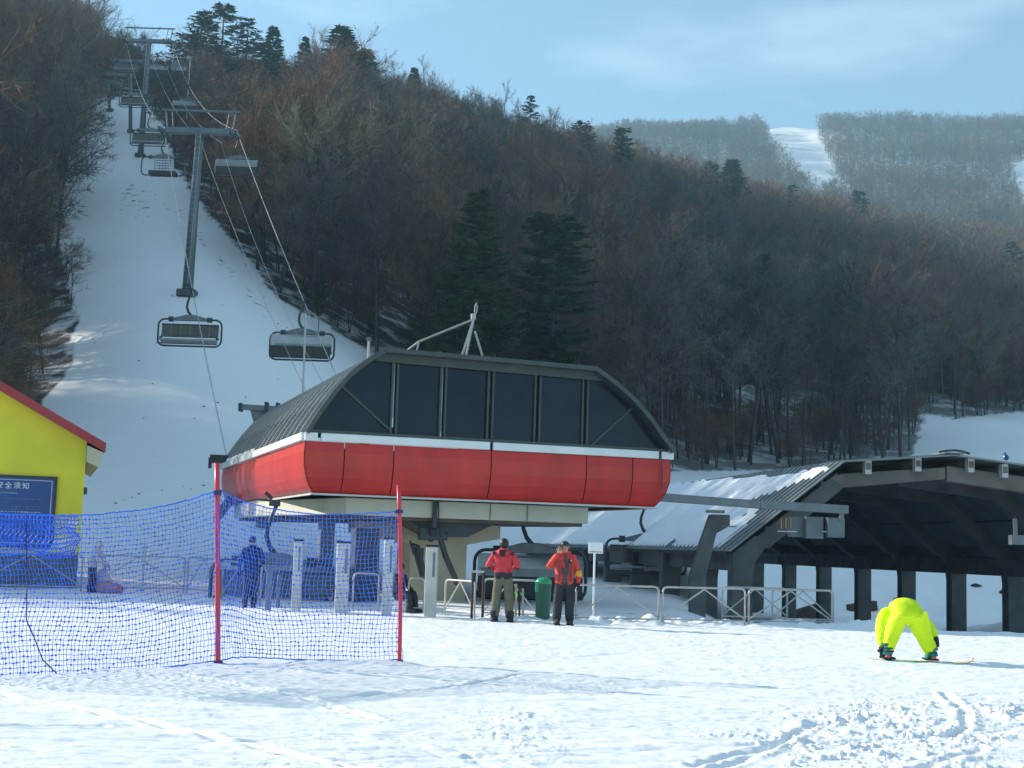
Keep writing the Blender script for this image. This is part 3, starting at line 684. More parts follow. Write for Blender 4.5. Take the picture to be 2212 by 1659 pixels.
s = rng.uniform(.7, 1.4, len(NX))
s[NY > 190] *= .76
s[(pxn > 300) & (pxn < 660) & (NY > 140)] *= .72
top = (pxn > 190) & (pxn < 420) & (NY > 200); s[top] *= 0.65
s[(pxn < 200) & (pyn > 800) & (NY < 90) & (pxn > -100)] *= .5
idx = rng.integers(0, 6, len(NX)); vm = (pxn > 1380) & (NY < 200); idx[vm] = rng.integers(6, 9, vm.sum()); s[vm] *= 1.15
# colour groups follow patches of woodland
pat = fbm(NX / 28, NY / 28, 2); idx = np.where((pat > .18) & ~vm & (rng.random(len(NX)) < .7), 2, idx); idx = np.where((pat < -.2) & ~vm & (rng.random(len(NX)) < .6), 1, idx)
fo = instancer('hillside_forest', near_protos, np.stack([NX, NY, NZ - .1], -1), rng.uniform(0, 6.28, len(NX)), np.stack([s, s, s * rng.uniform(.9, 1.15, len(NX))], -1), idx)
tag(fo, 'bare brown winter forest covering the near mountainside behind the single trees', 'forest')
ux, uy, uz = scatter(3400, -0.42, 0.44, 46, 300)
s = rng.uniform(.18, .42, len(ux))
ub = instancer('undergrowth', [FAR[0][2], FAR[1][2], BARE[2][2]], np.stack([ux, uy, uz], -1), rng.uniform(0, 6.28, len(ux)), np.stack([s * 1.3, s * 1.3, s], -1), rng.integers(0, 3, len(ux)))
tag(ub, 'low leafless brush between the trees', 'brush')
mx, my, mz = scatter(4200, 0.0, 0.46, 325, 640)
s = rng.uniform(.85, 1.35, len(mx)); pat = fbm(mx / 60, my / 60, 2); idx = rng.integers(0, 4, len(mx)); idx = np.where((pat > .1) & (rng.random(len(mx)) < .7), 2, idx); idx = np.where((pat < -.12) & (rng.random(len(mx)) < .6), 3, idx)
fm_ = instancer('second_ridge_forest', [f[2] for f in FAR], np.stack([mx, my, mz], -1), rng.uniform(0, 6.28, len(mx)), np.stack([s * 1.1, s * 1.1, s], -1), idx)
tag(fm_, 'bare forest on the rounded ridge in front of the far mountain', 'forest')
dx, dy, dz = scatter(10500, -0.02, 0.47, 640, 1440)
s = rng.uniform(.7, 1.3, len(dx)); pat = fbm(dx / 90, dy / 90, 2); idx = rng.integers(0, 4, len(dx)); idx = np.where(pat > .15, np.where(rng.random(len(dx)) < .6, 0, idx), idx)
fd = instancer('far_mountain_forest', [f[2] for f in FAR], np.stack([dx, dy, dz], -1), rng.uniform(0, 6.28, len(dx)), np.stack([s * 1.25, s * 1.25, s], -1), idx)
tag(fd, 'hazy bare forest covering the far mountain on both sides of its ski run', 'forest')
# ------------------------------------------------------------------ lift station
AL = R(18); uF = Vector((math.cos(AL), math.sin(AL), 0)); uD = Vector((-math.sin(AL), math.cos(AL), 0))
SA = at(660, 945, 36.0); SA = Vector((SA.x, SA.y, 0)); SW, SL = 10.2, 17.9
def on_front(px, py, yl=0.0):
    d = at(px, py, 10) - CAMP; o = SA + uD * yl
    k = (o - CAMP).dot(uD) / d.dot(uD); p = CAMP + d * k
    return ((p - SA).dot(uF), p.z)
st = empty('lift_station', SA, AL)
tag(st, 'red and black chairlift station with a dark glazed curved roof, above the snow', 'lift station')
ZT = 4.34; ZB = 4.13; ZL = 2.78
lft = [on_front(*p) for p in [(662,936),(672,915),(690,888),(718,850),(752,812),(790,782),(826,760)]]
rgt = [on_front(*p) for p in [(1278,800),(1322,832),(1362,868),(1396,908),(1424,948),(1444,978)]]
prof = [(0.0, ZT)] + lft[1:] + rgt[:-1] + [(SW, ZT)]
zoff = ZT - lft[0][1]; prof = [(0.0, ZT)] + [(x, z) for x, z in lft[1:]] + [(x, z) for x, z in rgt[:-1]] + [(SW, ZT)]
def prof_z(x):
    return float(np.interp(x, [p[0] for p in prof], [p[1] for p in prof]))
# roof sheets between ribs, along the depth
NB = 17; bay = (SL + 0.3) / NB
m = MB(); n = len(prof)
vs = []
for yy in (0.03, bay - 0.03):
    for (x, z) in prof: vs.append((x, yy, z))
for yy in (0.03, bay - 0.03):
    for i, (x, z) in enumerate(prof):
        vs.append((x + (0.04 if x < SW / 2 else -0.04), yy, z - 0.05))
fs = []
for i in range(n - 1):
    fs.append((i, i + 1, n + i + 1, n + i)); fs.append((2 * n + i + 1, 2 * n + i, 3 * n + i, 3 * n + i + 1))
    fs.append((i, 2 * n + i, 2 * n + i + 1, i + 1)); fs.append((n + i, n + i + 1, 3 * n + i + 1, 3 * n + i))
m.add(vs, fs); me_bay = m.mesh('roof_panel', MT['roofsheet'], False)
rm = MB()
for i in range(n - 1): rm.beam((prof[i][0], 0, prof[i][1] + .02), (prof[i + 1][0], 0, prof[i + 1][1] + .02), 0.05, 0.09, (0, 0, 1))
me_rib = rm.mesh('roof_rib', MT['tube'])
for k in range(NB):
    o = bpy.data.objects.new('roof_panel', me_bay); COL.objects.link(o); o.parent = st; o.location = (0, -0.3 + k * bay, 0)
for k in range(1, NB + 1):
    o = bpy.data.objects.new('roof_rib', me_rib); COL.objects.link(o); o.parent = st; o.location = (0, -0.3 + k * bay, 0)
# arch edge of the front, and fascia on top
m = MB()
for i in range(n - 1): m.beam((prof[i][0], -0.34, prof[i][1] + .01), (prof[i + 1][0], -0.34, prof[i + 1][1] + .01), 0.08, 0.12)
m.build('front_arch_trim', MT['mullion'], st)
a0 = on_front(838, 768); a1 = on_front(1276, 806)
MB().prism([(a0[0] - .15, -0.06, a0[1] + .05), (a1[0] + .15, -0.06, a1[1] + .05), (a1[0] + .35, -0.06, a1[1] - .20), (a0[0] - .35, -0.06, a0[1] - .17)], (0, 0.12, 0)).build('top_fascia', MT['mullion'], st)
# glazing
xs_m = [0.12] + [on_front(px, 870)[0] for px in (852, 957, 1060, 1162, 1265)] + [SW - 0.12]
for a, b in zip(xs_m[:-1], xs_m[1:]):
    k = 8; xx = [a + .02 + (b - a - .04) * i / k for i in range(k + 1)]
    poly = [(x, 0.10, prof_z(x) - 0.07) for x in xx] + [(b - .02, 0.10, ZT - 0.02), (a + .02, 0.10, ZT - 0.02)]
    wp = MB().prism(poly, (0, 0.03, 0)).build('window_pane', MT['glass'], st); wp.rotation_euler = (random.uniform(-.004, .004), 0, random.uniform(-.003, .003))
for x in xs_m[1:-1]:
    for dx in (-0.07, 0.07):
        MB().beam((x + dx, 0.05, ZT - .02), (x + dx, 0.05, prof_z(x) - .05), 0.05, 0.08, (0, 1, 0)).build('mullion', MT['mullion'], st)
for p, q in (((739, 834), (847, 932)), ((1367, 881), (1279, 961))):
    a = on_front(*p); b = on_front(*q); MB().beam((a[0], 0.055, a[1]), (b[0], 0.055, b[1]), 0.05, 0.05, (0, 1, 0)).build('diagonal_brace', MT['mullion'], st)
MB().box((SW / 2, 0.03, ZT + .03), (SW - .1, 0.14, 0.10)).build('window_sill', MT['mullion'], st)
# machinery seen faintly behind the left glass stays inside: bull wheel
m = MB(); m.tube([(2.2, 4, 4.6), (2.2, 4, 4.8)], 1.6, 24); m.build('bull_wheel', MT['beige'], st)
# white trim band
def xf(px, py=955): return on_front(px, py)[0]
segs = [(-0.03, xf(688) - .04), (xf(690) + .02, xf(1060) - .04), (xf(1060) + .05, xf(1424) - .04), (xf(1424) + .05, SW + .08)]
for a, b in segs: MB().box(((a + b) / 2, -0.05, (ZT + ZB) / 2), (b - a, 0.12, ZT - ZB)).build('trim_board', MT['trim'], st, bevel=.015)
for k in range(7):
    ln = SL / 7; MB().box((-0.05, 0.03 + ln * (k + .5), (ZT + ZB) / 2), (0.12, ln - .03, ZT - ZB)).build('trim_board', MT['trim'], st, bevel=.015)
    MB().box((SW + 0.05, 0.03 + ln * (k + .5), (ZT + ZB) / 2), (0.12, ln - .03, ZT - ZB)).build('trim_board', MT['trim'], st, bevel=.015)
MB().box((SW / 2, SL, (ZT + ZB) / 2), (SW, 0.12, ZT - ZB)).build('trim_board', MT['trim'], st)
# red skirt
PR = [(0.0, ZB - .01), (0.03, 3.85), (0.015, 3.5), (-0.06, 3.2), (-0.17, 2.98), (-0.33, ZL)]
def skirt_panel(a, b, org, ux, uo, nm='skirt_panel', mt='red', ta=0.0, tb=0.0):
    m = MB(); vs = []
    for th in (0, -0.04):
        for (off, z) in PR:
            for s_, tt in ((a, ta), (b, tb)):
                p = Vector(org) + Vector(ux) * (s_ + (-off if tt > 0 else off) * abs(tt)) + Vector(uo) * (off + th); vs.append((p.x, p.y, z))
    n2 = len(PR); fs = []
    for i in range(n2 - 1):
        q = i * 2; fs.append((q, q + 1, q + 3, q + 2)); w = 2 * n2 + q; fs.append((w, w + 2, w + 3, w + 1))
        fs.append((q, q + 2, w + 2, w)); fs.append((q + 1, w + 1, w + 3, q + 3))
    fs.append((0, 2 * n2, 2 * n2 + 1, 1)); e = 2 * n2 - 2; fs.append((e, e + 1, e + 1 + 2 * n2, e + 2 * n2))
    return m.add(vs, fs).build(nm, MT[mt], st, smooth=False)
jx = [0.0] + [xf(p, 1020) for p in (742, 849, 1060, 1266, 1366)] + [SW]
for i, (a, b) in enumerate(zip(jx[:-1], jx[1:])):
    skirt_panel(a + (.015 if i else 0), b - (.015 if i < len(jx) - 2 else 0), (0, 0, 0), (1, 0, 0), (0, -1, 0), ta=1 if i == 0 else 0, tb=-1 if i == len(jx) - 2 else 0)
NS = 10
for i in range(NS):
    a = SL * i / NS; b = SL * (i + 1) / NS
    skirt_panel(a + (.006 if i else 0), b - .006, (0, 0, 0), (0, 1, 0), (-1, 0, 0), ta=1 if i == 0 else 0)
    skirt_panel(a + (.006 if i else 0), b - .006, (SW, 0, 0), (0, 1, 0), (1, 0, 0), ta=1 if i == 0 else 0)
MB().box((SW / 2, SL + .02, 3.45), (SW - .3, .05, 1.3)).build('rear_panel', MT['red'], st)
for a, b, w in (((.28, .26, ZL), (SW - .28, .26, ZL), .07), ((.28, .26, ZL), (.28, SL, ZL), .07), ((SW - .28, .26, ZL), (SW - .28, SL, ZL), .07)):
    MB().beam(a, b, w, .05).build('skirt_edge_strip', MT['steel_light'], st)
MB().box((SW / 2, SL / 2, 3.42), (SW - .5, SL - .6, 1.15)).build('inner_frame', MT['darksteel'], st)
# girder below
gl = on_front(1268, 1110, 1.1)[0]
gp = [(1.35, 1.0), (gl, 1.0), (gl, 3.2), (gl - 1.2, 9.0), (1.0, 15.5), (.2, 15.5), (.25, 6.5)]
MB().prism([(x, y, 2.29) for x, y in gp], (0, 0, .46)).build('girder', MT['beige'], st, bevel=.02)
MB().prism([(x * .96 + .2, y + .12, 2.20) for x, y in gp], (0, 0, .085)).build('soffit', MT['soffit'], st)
for x in (xf(1060, 1090) + .3, gl * .78): MB().box((x, .985, 2.52), (.02, .03, .44)).build('girder_joint', MT['steel'], st)
# hopper, capital, pier
c = (SA + Vector((0, 0, 0)))
def loc(px, py, yl):      # station local x at depth yl
    return on_front(px, py, yl)
hx0 = loc(872, 1120, 2.0)[0]; hx1 = loc(1062, 1120, 2.0)[0]; hm = (hx0 + hx1) / 2
MB().prism([(hx0, 1.6, 2.21), (hx1, 1.6, 2.21), (hm + .45, 1.6, 1.80), (hm - .45, 1.6, 1.80)], (0, 1.6, 0)).build('drive_housing', MT['darksteel'], st)
px0 = loc(882, 1200, 3.6)[0]; px1 = loc(1004, 1200, 3.6)[0]
MB().prism([(px0, 3.4, -.2), (px1, 3.4, -.2), (px1, 3.4, 1.6), (px1 + 1.0, 3.4, 1.8), (px1 + 1.0, 3.4, 2.19), (px0 - 1.5, 3.4, 2.19), (px0 - 1.5, 3.4, 1.85), (px0, 3.4, 1.6)], (0, 1.6, 0)).build('pier', MT['beige2'], st, bevel=.02)
# two slimmer front legs
def leg_box(x0, x1, z1, yl, nm, mt, d=.5):
    a = loc(x0, 1230, yl)[0]; b = loc(x1, 1230, yl)[0]
    return MB().box(((a + b) / 2, yl, (z1 - .2) / 2), (b - a, d, z1 + .2)).build(nm, MT[mt], st, bevel=.015)
leg_box(686, 716, 2.2, 4.5, 'support_leg', 'steel'); leg_box(760, 812, 1.95, 1.5, 'support_leg', 'darksteel', .7)
# linkage in front of the pier
m = MB(); P_ = lambda px, py, yl: (loc(px, py, yl)[0], yl, loc(px, py, yl)[1])
m.tube([P_(941, 1078, .9), P_(938, 1140, .9)], .07, 8); m.tube([P_(938, 1140, .95), P_(930, 1165, 1.4)], .10, 8)
m.box(P_(932, 1152, 1.3), (.7, .3, .28)); m.tube([P_(905, 1158, 1.3), P_(965, 1158, 1.3)], .12, 10)
m.build('drive_linkage', MT['darksteel'], st)
m = MB()
m.tube([P_(950, 1160, 1.3), P_(962, 1200, 1.35), P_(988, 1262, 1.5)], .085, 8); m.tube([P_(890, 1178, 1.6), P_(902, 1180, 1.6), P_(922, 1260, 1.8)], .07, 8)
m.prism([P_(893, 1180, 2.0), P_(916, 1184, 2.0), P_(912, 1250, 2.0)], (0, .2, 0)); m.tube([P_(886, 1168, 1.6), P_(893, 1195, 1.6), P_(903, 1206, 1.6)], .03, 6)
m.build('drive_arms', MT['darksteel'], st)
m = MB().tube([P_(947, 1080, .85), P_(948, 1130, .85), P_(952, 1160, 1.0)], .018, 6); m.build('power_cable', MT['black_cloth'], st)
# bracket at the far left corner where the rope runs in
m = MB(); m.box((-.15, SL - .2, 4.5), (.7, .5, .30)); m.box((-.5, SL - .1, 4.35), (.10, .3, .4)); m.build('rope_bracket', MT['darksteel'], st)
m = MB(); m.beam((-.1, SL * .8, 2.9), (-.1, SL + .4, 2.3), .2, .3); m.build('corner_brace', MT['darksteel'], st)
# snow lying on the trim at the left side
m = MB()
for k in range(9):
    y = SL * (.55 + .045 * k + .01 * random.random()); m.ball((.05, y, ZT + .05), (.12, .35, .06 + .05 * random.random()), 8, 5)
m.build('snow_patches', MT['roofsnow'], st)
# drip pipe at right
MB().tube([(xf(1426, 1000), -.12, ZB - .02), (xf(1427, 1000), -.12, 3.3)], .02, 6).build('drip_pipe', MT['darksteel'], st)
# --- hoist tripod on the roof
tp = empty('roof_hoist', SA + uF * 4.9 + uD * 2.0 + Vector((0, 0, 6.1)))
tag(tp, 'thin pale steel tripod with a long sloping bar on the station roof', 'hoist frame')
def lp(px, py, dY=0): p = at(px, py, 38.9 + dY); return p - Vector(tp.location)
ap = lp(1023, 690)
for (px, py, dy) in ((998, 768, -.3), (1007, 768, .4), (1042, 768, .3)): MB().tube([ap if px < 1020 else lp(1026, 716), lp(px, py, dy)], .035, 6).build('leg', MT['steel_light'], tp)
MB().tube([ap, lp(905, 738, .1), lp(876, 760, .2)], .035, 6).build('sloping_bar', MT['tube'], tp)
MB().tube([lp(905, 738, .1), lp(900, 758, .1)], .03, 6).build('bar_prop', MT['tube'], tp)
m = MB(); m.tube([ap, lp(1022, 678)], .07, 8); m.tube([lp(1025, 675), lp(1026, 662), lp(1029, 654), lp(1031, 662), lp(1030, 672), lp(1024, 686)], .018, 6); m.build('pulley_hook', MT['steel_light'], tp)

# --- posts and turnstile columns below the station
def post(px0, px1, ytop, ybase, lab, mt='steel_light', cap=True, name='marker_post'):
    pxm = (px0 + px1) / 2; Y = EYE * FPX / (ybase - hor(pxm)); b = at(pxm, ybase, Y); w = (px1 - px0) / FPX * Y; h = (ybase - ytop) / FPX * Y
    e = empty(name, (b.x, Y, 0), random.uniform(-.1, .25)); tag(e, lab, 'post')
    MB().box((0, 0, h / 2 - .1), (w, w * .8, h + .2)).build('shaft', MT[mt], e, bevel=.01)
    if cap: MB().box((0, 0, h + .01), (w * 1.08, w * .9, .05)).build('cap', MT['black_cloth'], e)
    MB().box((w * .22, -w * .41, h * .74), (w * .2, .02, h * .35)).build('reader_slot', MT['steel'], e)
    return e
post(916, 941, 1180, 1329, 'pale grey square post right of the thin red net pole, in front of the pier')
post(630, 648, 1168, 1317, 'light grey post behind the net in front of the chair under the station')
post(722, 750, 1172, 1322, 'pair thick light grey post left of the dark support leg behind the net')
post(824, 845, 1164, 1326, 'light grey post just left of the thin red net pole, behind the net')
post(572, 585, 1230, 1316, 'short leaning grey post next to the dark figure behind the net', 'steel', False)
post(596, 604, 1240, 1310, 'very thin short grey post right of the short leaning one behind the net', 'steel', False)

# ------------------------------------------------------------------ chairs
def chair(kind):
    W = 1.65
    e = empty('lift_chair', (0, 0, 0))
    m = MB()      # frame hangs 1.55 m under the rope
    z0, z1 = -1.62, -3.02; rc = .33; loop = []
    for cx, cz, a0 in ((-W + rc, z1 + rc, 180), (W - rc, z1 + rc, 270), (W - rc, z0 - rc, 0), (-W + rc, z0 - rc, 90)):
        for k in range(5):
            a = R(a0 + k * 22.5); loop.append((cx + rc * math.cos(a), 0, cz + rc * math.sin(a)))
    loop.append(loop[0]); m.tube(loop, .05, 8, False); fr = m.build('chair_frame', MT['darksteel'], e, smooth=True)
    MB().prism([(-.95, -.09, -1.70), (.95, -.09, -1.70), (.95, -.09, -1.58), (.25, -.09, -1.38), (-.25, -.09, -1.38), (-.95, -.09, -1.58)], (0, .18, 0)).build('yoke', MT['steel'], e, bevel=.02)
    for s in (-1, 1): MB().tube([(s * 1.0 - .12, 0, -1.62), (s * 1.0 + .12, 0, -1.62)], .14, 10).build('yoke_bush', MT['darksteel'], e)
    MB().tube([(0, 0, -.12), (-.10, .05, -.35), (-.22, .10, -.7), (-.24, .08, -.95), (-.14, .04, -1.22), (.05, 0, -1.45)], [.05, .055, .06, .065, .07, .08], 8).build('hanger_arm', MT['darksteel'], e, smooth=True)
    m = MB(); m.box((-.05, 0, -.06), (.22, .5, .16)); m.beam((-.1, 0, 0), (-.5, .05, .02), .06, .06); m.tube([(-.1, -.2, .05), (-.28, -.3, .22)], .05, 6); m.build('grip', MT['darksteel'], e)
    # curved backrest with separate seat backs
    nseat = 6; wd = 2 * (W - .16) / nseat
    if kind != 'basket':
        pr = [(-.12, -2.58), (.02, -2.42), (.10, -2.15), (.08, -1.93), (-.02, -1.86)] if kind == 'open' else [(.10, -2.6), (.14, -2.35), (.16, -2.15)]
        for i in range(nseat):
            x0 = -W + .16 + wd * i + .008; x1 = x0 + wd - .016; m = MB()
            vs = [(x, y + t, z) for t in (0, .05) for (y, z) in pr for x in (x0, x1)]; q = len(pr); fs = []
            for j in range(q - 1):
                a = 2 * j; b = 2 * q + a; fs += [(a, a + 1, a + 3, a + 2), (b, b + 2, b + 3, b + 1), (a, a + 2, b + 2, b), (a + 1, b + 1, b + 3, a + 3)]
            fs += [(0, 2 * q, 2 * q + 1, 1), (2 * q - 2, 2 * q - 1, 4 * q - 1, 4 * q - 2)]
            m.add(vs, fs).build('backrest', MT['chair_grey'] if kind == 'open' else MT['chair_seat'], e)
            MB().box(((x0 + x1) / 2, -.30, -2.74), (wd - .02, .5, .09)).build('seat', MT['chair_seat'] if kind != 'open' else MT['chair_pale'], e, bevel=.02)
        if kind == 'open':
            MB().box((0, -.06, -2.76), (2 * W - .35, .03, .24)).build('lower_panel', MT['chair_pale'], e)
        else:
            MB().box((0, -.60, -2.66), (2 * W - .24, .04, .58)).build('front_panel', MT['chair_seat'], e, bevel=.02)
            n2 = 8; vs = []; fs = []
            for j in range(n2 + 1):
                a = math.pi * .5 * j / n2; y = -.55 * math.sin(a) ** .8 - .02; z = -2.40 + .68 * math.cos(a)
                vs += [(-W + .1, y, z), (W - .1, y, z)]
            for j in range(n2): fs.append((2 * j, 2 * j + 1, 2 * j + 3, 2 * j + 2))
            MB().add(vs, fs).build('bubble_hood', MT['bubble'], e, smooth=True)
            MB().tube([(-.8, -.1, -1.80), (.8, -.1, -1.80)], .03, 6).build('hood_bar', MT['darksteel'], e)
        for s in (-1, 1): MB().ball((s * (W - .18), -.1, -2.62), (.09, .09, .09), 8, 6).build('armrest_joint', MT['darksteel'], e)
        MB().tube([(-W + .1, -.62, -2.98), (W - .1, -.62, -2.98)], .03, 6).build('foot_rest', MT['darksteel'], e)
    else:
        m = MB()
        for z in (-1.95, -2.15, -2.35, -2.55):
            m.beam((-.95, -.3, z), (.95, -.3, z), .035, .035)
        for x in (-.95, -.35, 0, .35, .95): m.beam((x, -.3, -1.8), (x, -.3, -2.75), .035, .035)
        m.build('cage', MT['darksteel'], e); MB().box((0, 0, -2.88), (2.0, .9, .26)).build('tray', MT['chair_seat'], e)
        e.children[0].scale = (.62, 1, 1)
    return e
CH = {k: chair(k) for k in ('open', 'hood', 'basket')}
used = {}
def put_chair(kind, px, py, Y, lab, rz=0.0, grp='chairs hanging on the lift'):
    if kind in used: o = copy_tree(CH[kind])
    else: o = CH[kind]; used[kind] = 1
    o.location = at(px, py, Y); o.rotation_euler = (0, 0, rz)
    if kind == 'basket': o.name = 'work_basket'
    tag(o, lab, 'work basket' if kind == 'basket' else 'lift chair', grp if kind != 'basket' else None)
    return o

# ------------------------------------------------------------------ towers
def tower(px, pybase, Y, pxl, pxr, pyarm, label, rtop=.30, rbase=.42, frame=True, name='lift_tower', arm=True):
    b = at(px, pybase, Y); b.z = G(b.x, Y)
    L = at(pxl, pyarm - (pxr - pxl) * .016, Y); Rr = at(pxr, pyarm + (pxr - pxl) * .016, Y); zc = (L.z + Rr.z) / 2; xc = (L.x + Rr.x) / 2
    e = empty(name, b); tag(e, label, 'lift tower'); q = lambda v: Vector(v) - b
    top = Vector((xc, Y, zc))
    MB().tube([q(b - Vector((0, 0, 1))), q(b * .5 + top * .5), q(top)], [rbase, (rbase + rtop) / 2, rtop], 16).build('pole', MT['steel'], e, smooth=True)
    MB().box((0, 0, .15), (rbase * 3.2, rbase * 3.2, .5)).build('footing', MT['concrete'], e)
    MB().beam(q((L.x, Y, zc)), q((Rr.x, Y, zc)), .5, .45).build('crossarm', MT['steel'], e, bevel=.03)
    gw = (Rr.x - L.x)
    for s, ex in ((-1, L.x), (1, Rr.x)):
        m = MB(); m.beam(q((ex, Y - 1.9, zc - .55)), q((ex, Y + 1.9, zc - .02)), .10, .16); m.box(q((ex, Y, zc - .1)), (.25, .35, .5)); bt = m.build('sheave_beam', MT['darksteel'], e)
        for k in range(8):
            yy = -1.75 + k * .5; c_ = q((ex + s * .02, Y + yy, zc - .1 + yy * .14))
            MB().tube([c_ - Vector((.05, 0, 0)), c_ + Vector((.05, 0, 0))], .20, 12).build('sheave_wheel', MT['steel'], bt)
    if frame:
        hh = gw * .30
        for s, ex in ((-1, L.x), (1, Rr.x)):
            MB().tube([q((ex * .93 + xc * .07, Y, zc + .2)), q((ex, Y, zc + hh))], .07, 6).build('frame_upright', MT['steel'], e)
            MB().tube([q((ex * .75 + xc * .25, Y - .1, zc + .2)), q((ex * .82 + xc * .18, Y, zc + hh))], .05, 6).build('frame_upright', MT['steel'], e)
        MB().beam(q((L.x - gw * .06, Y, zc + hh)), q((Rr.x + gw * .06, Y, zc + hh)), .16, .14).build('frame_top_bar', MT['steel'], e)
    # ladder on the left side
    m = MB(); x0, y0 = -rbase * .2, -rbase - .12
    tp_ = q(top)
    for s in (-.18, .18): m.tube([Vector((x0 + s, y0, .3)), Vector((tp_.x + s, tp_.y - rtop - .12, tp_.z - .3))], .022, 4)
    nr = int(tp_.z / .45)
    for k in range(nr):
        u = (k + .5) / nr; m.beam(Vector((x0 - .18, y0, .3)).lerp(Vector((tp_.x - .18, tp_.y - rtop - .12, tp_.z - .3)), u), Vector((x0 + .18, y0, .3)).lerp(Vector((tp_.x + .18, tp_.y - rtop - .12, tp_.z - .3)), u), .02, .02)
    m.build('ladder', MT['tube'], e)
    return e
tower(406, 604, 105, 356, 508, 284, 'nearest tall grey lift tower standing in the open ski run')
tower(308, 262, 172, 274, 371, 89, 'second lift tower up the run with its frame against the sky', .28, .36)
tower(284, 268, 190, 246, 318, 133, 'slim lift tower left of the skyline tower, half hidden by chairs', .2, .26, False)
tower(236, 270, 205, 200, 268, 176, 'far left short lift tower at the edge of the wood', .2, .26, False)
# low portal tower right behind the station roof
pt = empty('portal_tower', (at(560, 930, 60).x, 60, G(at(560, 930, 60).x, 60))); tag(pt, 'low grey tower with slanting leg showing over the left of the station roof', 'lift tower')
q = lambda px, py, d=0: at(px, py, 60 + d) - Vector(pt.location)
MB().beam(q(519, 879), q(830, 897), .35, .22).build('crossarm', MT['steel'], pt)
MB().prism([q(540, 884), q(568, 886), q(578, 960), q(560, 960)], (0, .4, 0)).build('slanting_leg', MT['steel'], pt)
MB().prism([q(780, 896), q(808, 898), q(790, 990), q(772, 990)], (0, .4, 0)).build('slanting_leg', MT['steel'], pt)
MB().beam(q(568, 950), q(568, 1160), .5, .5, (0, 1, 0)).build('column', MT['steel'], pt); MB().beam(q(781, 980), q(781, 1160), .5, .5, (0, 1, 0)).build('column', MT['steel'], pt)
for px in (520, 576, 600, 820): MB().box(q(px, 880 + (px - 519) * .055), (.12, .5, .55 if px > 540 else .35)).build('sheave_bracket', MT['darksteel'], pt)

# ------------------------------------------------------------------ ropes
def rope(name, pts, sag, label, r=.026, cat='rope', mt='cable'):
    P = []
    for (a, b), s in zip(zip(pts[:-1], pts[1:]), sag):
        A = at(*a); B = at(*b)
        for k in range(15):
            u = k / 14; p = A.lerp(B, u); p.z -= s * 4 * u * (1 - u); P.append(p)
    o = MB().tube(P, r, 5).build(name, MT[mt]); tag(o, label, cat); return o, P
LW, LPt = rope('haul_rope', [(489, 985, 53.5), (355, 283, 105), (273, 92, 172), (246, 132, 190), (200, 175, 215)], [.5, 1.5, .1, .3], 'left haul rope from the station corner up past the nearest tower')
RW, RPt = rope('haul_rope', [(800, 975, 55), (511, 281, 105), (372, 92, 172), (318, 132, 190), (268, 176, 205)], [.5, 2.2, .1, .3], 'right haul rope of the chairlift running down to the station roof')
rope('signal_cable', [(690, 905, 57), (432, 300, 105), (320, 100, 172)], [.6, 1.5], 'thin signal cable between the haul ropes, left of the two', .014, 'cable')
rope('signal_cable', [(745, 905, 57), (478, 308, 105), (345, 96, 172)], [1.4, 2.0], 'thin signal cable between the haul ropes, right of the two', .012, 'cable')
def on_rope(P, Y):
    for a, b in zip(P[:-1], P[1:]):
        if (a.y - Y) * (b.y - Y) <= 0 and a.y != b.y: return a.lerp(b, (Y - a.y) / (b.y - a.y))
    return P[0]
def put_on(kind, P, Y, lab, rz=0):
    o = put_chair(kind, 0, 0, 10, lab, rz); o.location = on_rope(P, Y) + Vector((0, 0, 0)); return o
put_on('open', LPt, 72.5, 'large lift chair with grey brown backs hanging over the run below the nearest tower')
put_on('hood', RPt, 71.5, 'large lift chair with smoky hood and black seats hanging just above the station roof')
put_on('hood', RPt, 103, 'lift chair with pale hood against the dark wood right of the near tower')
put_on('open', LPt, 121, 'lift chair with brown backs hanging left of the near tower head')
put_on('open', LPt, 146, 'lift chair just above the brown one, in front of the skyline tower pole')
put_on('hood', RPt, 146, 'hooded lift chair above the near tower head, right of the skyline tower')
put_on('open', LPt, 168, 'lift chair under the left arm of the skyline tower')
put_on('hood', RPt, 166, 'lift chair under the right arm of the skyline tower')
put_on('open', LPt, 184, 'small lift chair partly hidden left behind the skyline tower')
put_on('hood', RPt, 182, 'small lift chair partly hidden behind the skyline tower pole')
put_on('basket', LPt, 103.5, 'open wire work basket hanging at the left arm of the near tower', 0)
c = put_chair('open', 598, 1082, 37.8, 'lift chair parked low under the left side of the station behind the blue net')
c = put_chair('hood', 1150, 1072, 42.0, 'dark lift chair standing behind the two staff in red, right of the station pier')
c = put_chair('open', 1398, 1080, 58.0, 'lift chair stored inside the left part of the chair shed')
# slender poles catching the sun
def slim_pole(px0, py0, px1, py1, Y, lab):
    a = at(px0, py0, Y); b = at(px1, py1, Y); e = empty('slim_pole', (b.x, Y, b.z)); tag(e, lab, 'pole')
    MB().tube([(0, 0, -2), a - b], .05, 6).build('mast', MT['steel_light'], e); MB().box(a - b + Vector((0, 0, .05)), (.15, .15, .12)).build('lamp_head', MT['steel'], e)
slim_pole(661, 676, 654, 870, 63, 'thin pale pole standing in front of the hooded chair above the station')
slim_pole(411, 128, 405, 220, 160, 'thin sunlit pole high on the run beside the small hooded chair')
slim_pole(797, 736, 795, 775, 45, 'short thin pole with a pale head beside the top left of the station roof')
# ------------------------------------------------------------------ chair shed
SH0 = Vector((7.02, 44.2, -0.48)); ax = Vector((-0.148, 0.989, 0)).normalized(); wx = Vector((0.989, 0.148, 0)).normalized()
shed = empty('chair_shed', SH0, math.atan2(wx.y, wx.x)); shed.scale = (1.3,) * 3; tag(shed, 'long dark chair storage shed with polygon concrete frames and snow on its left roof slope', 'shed')
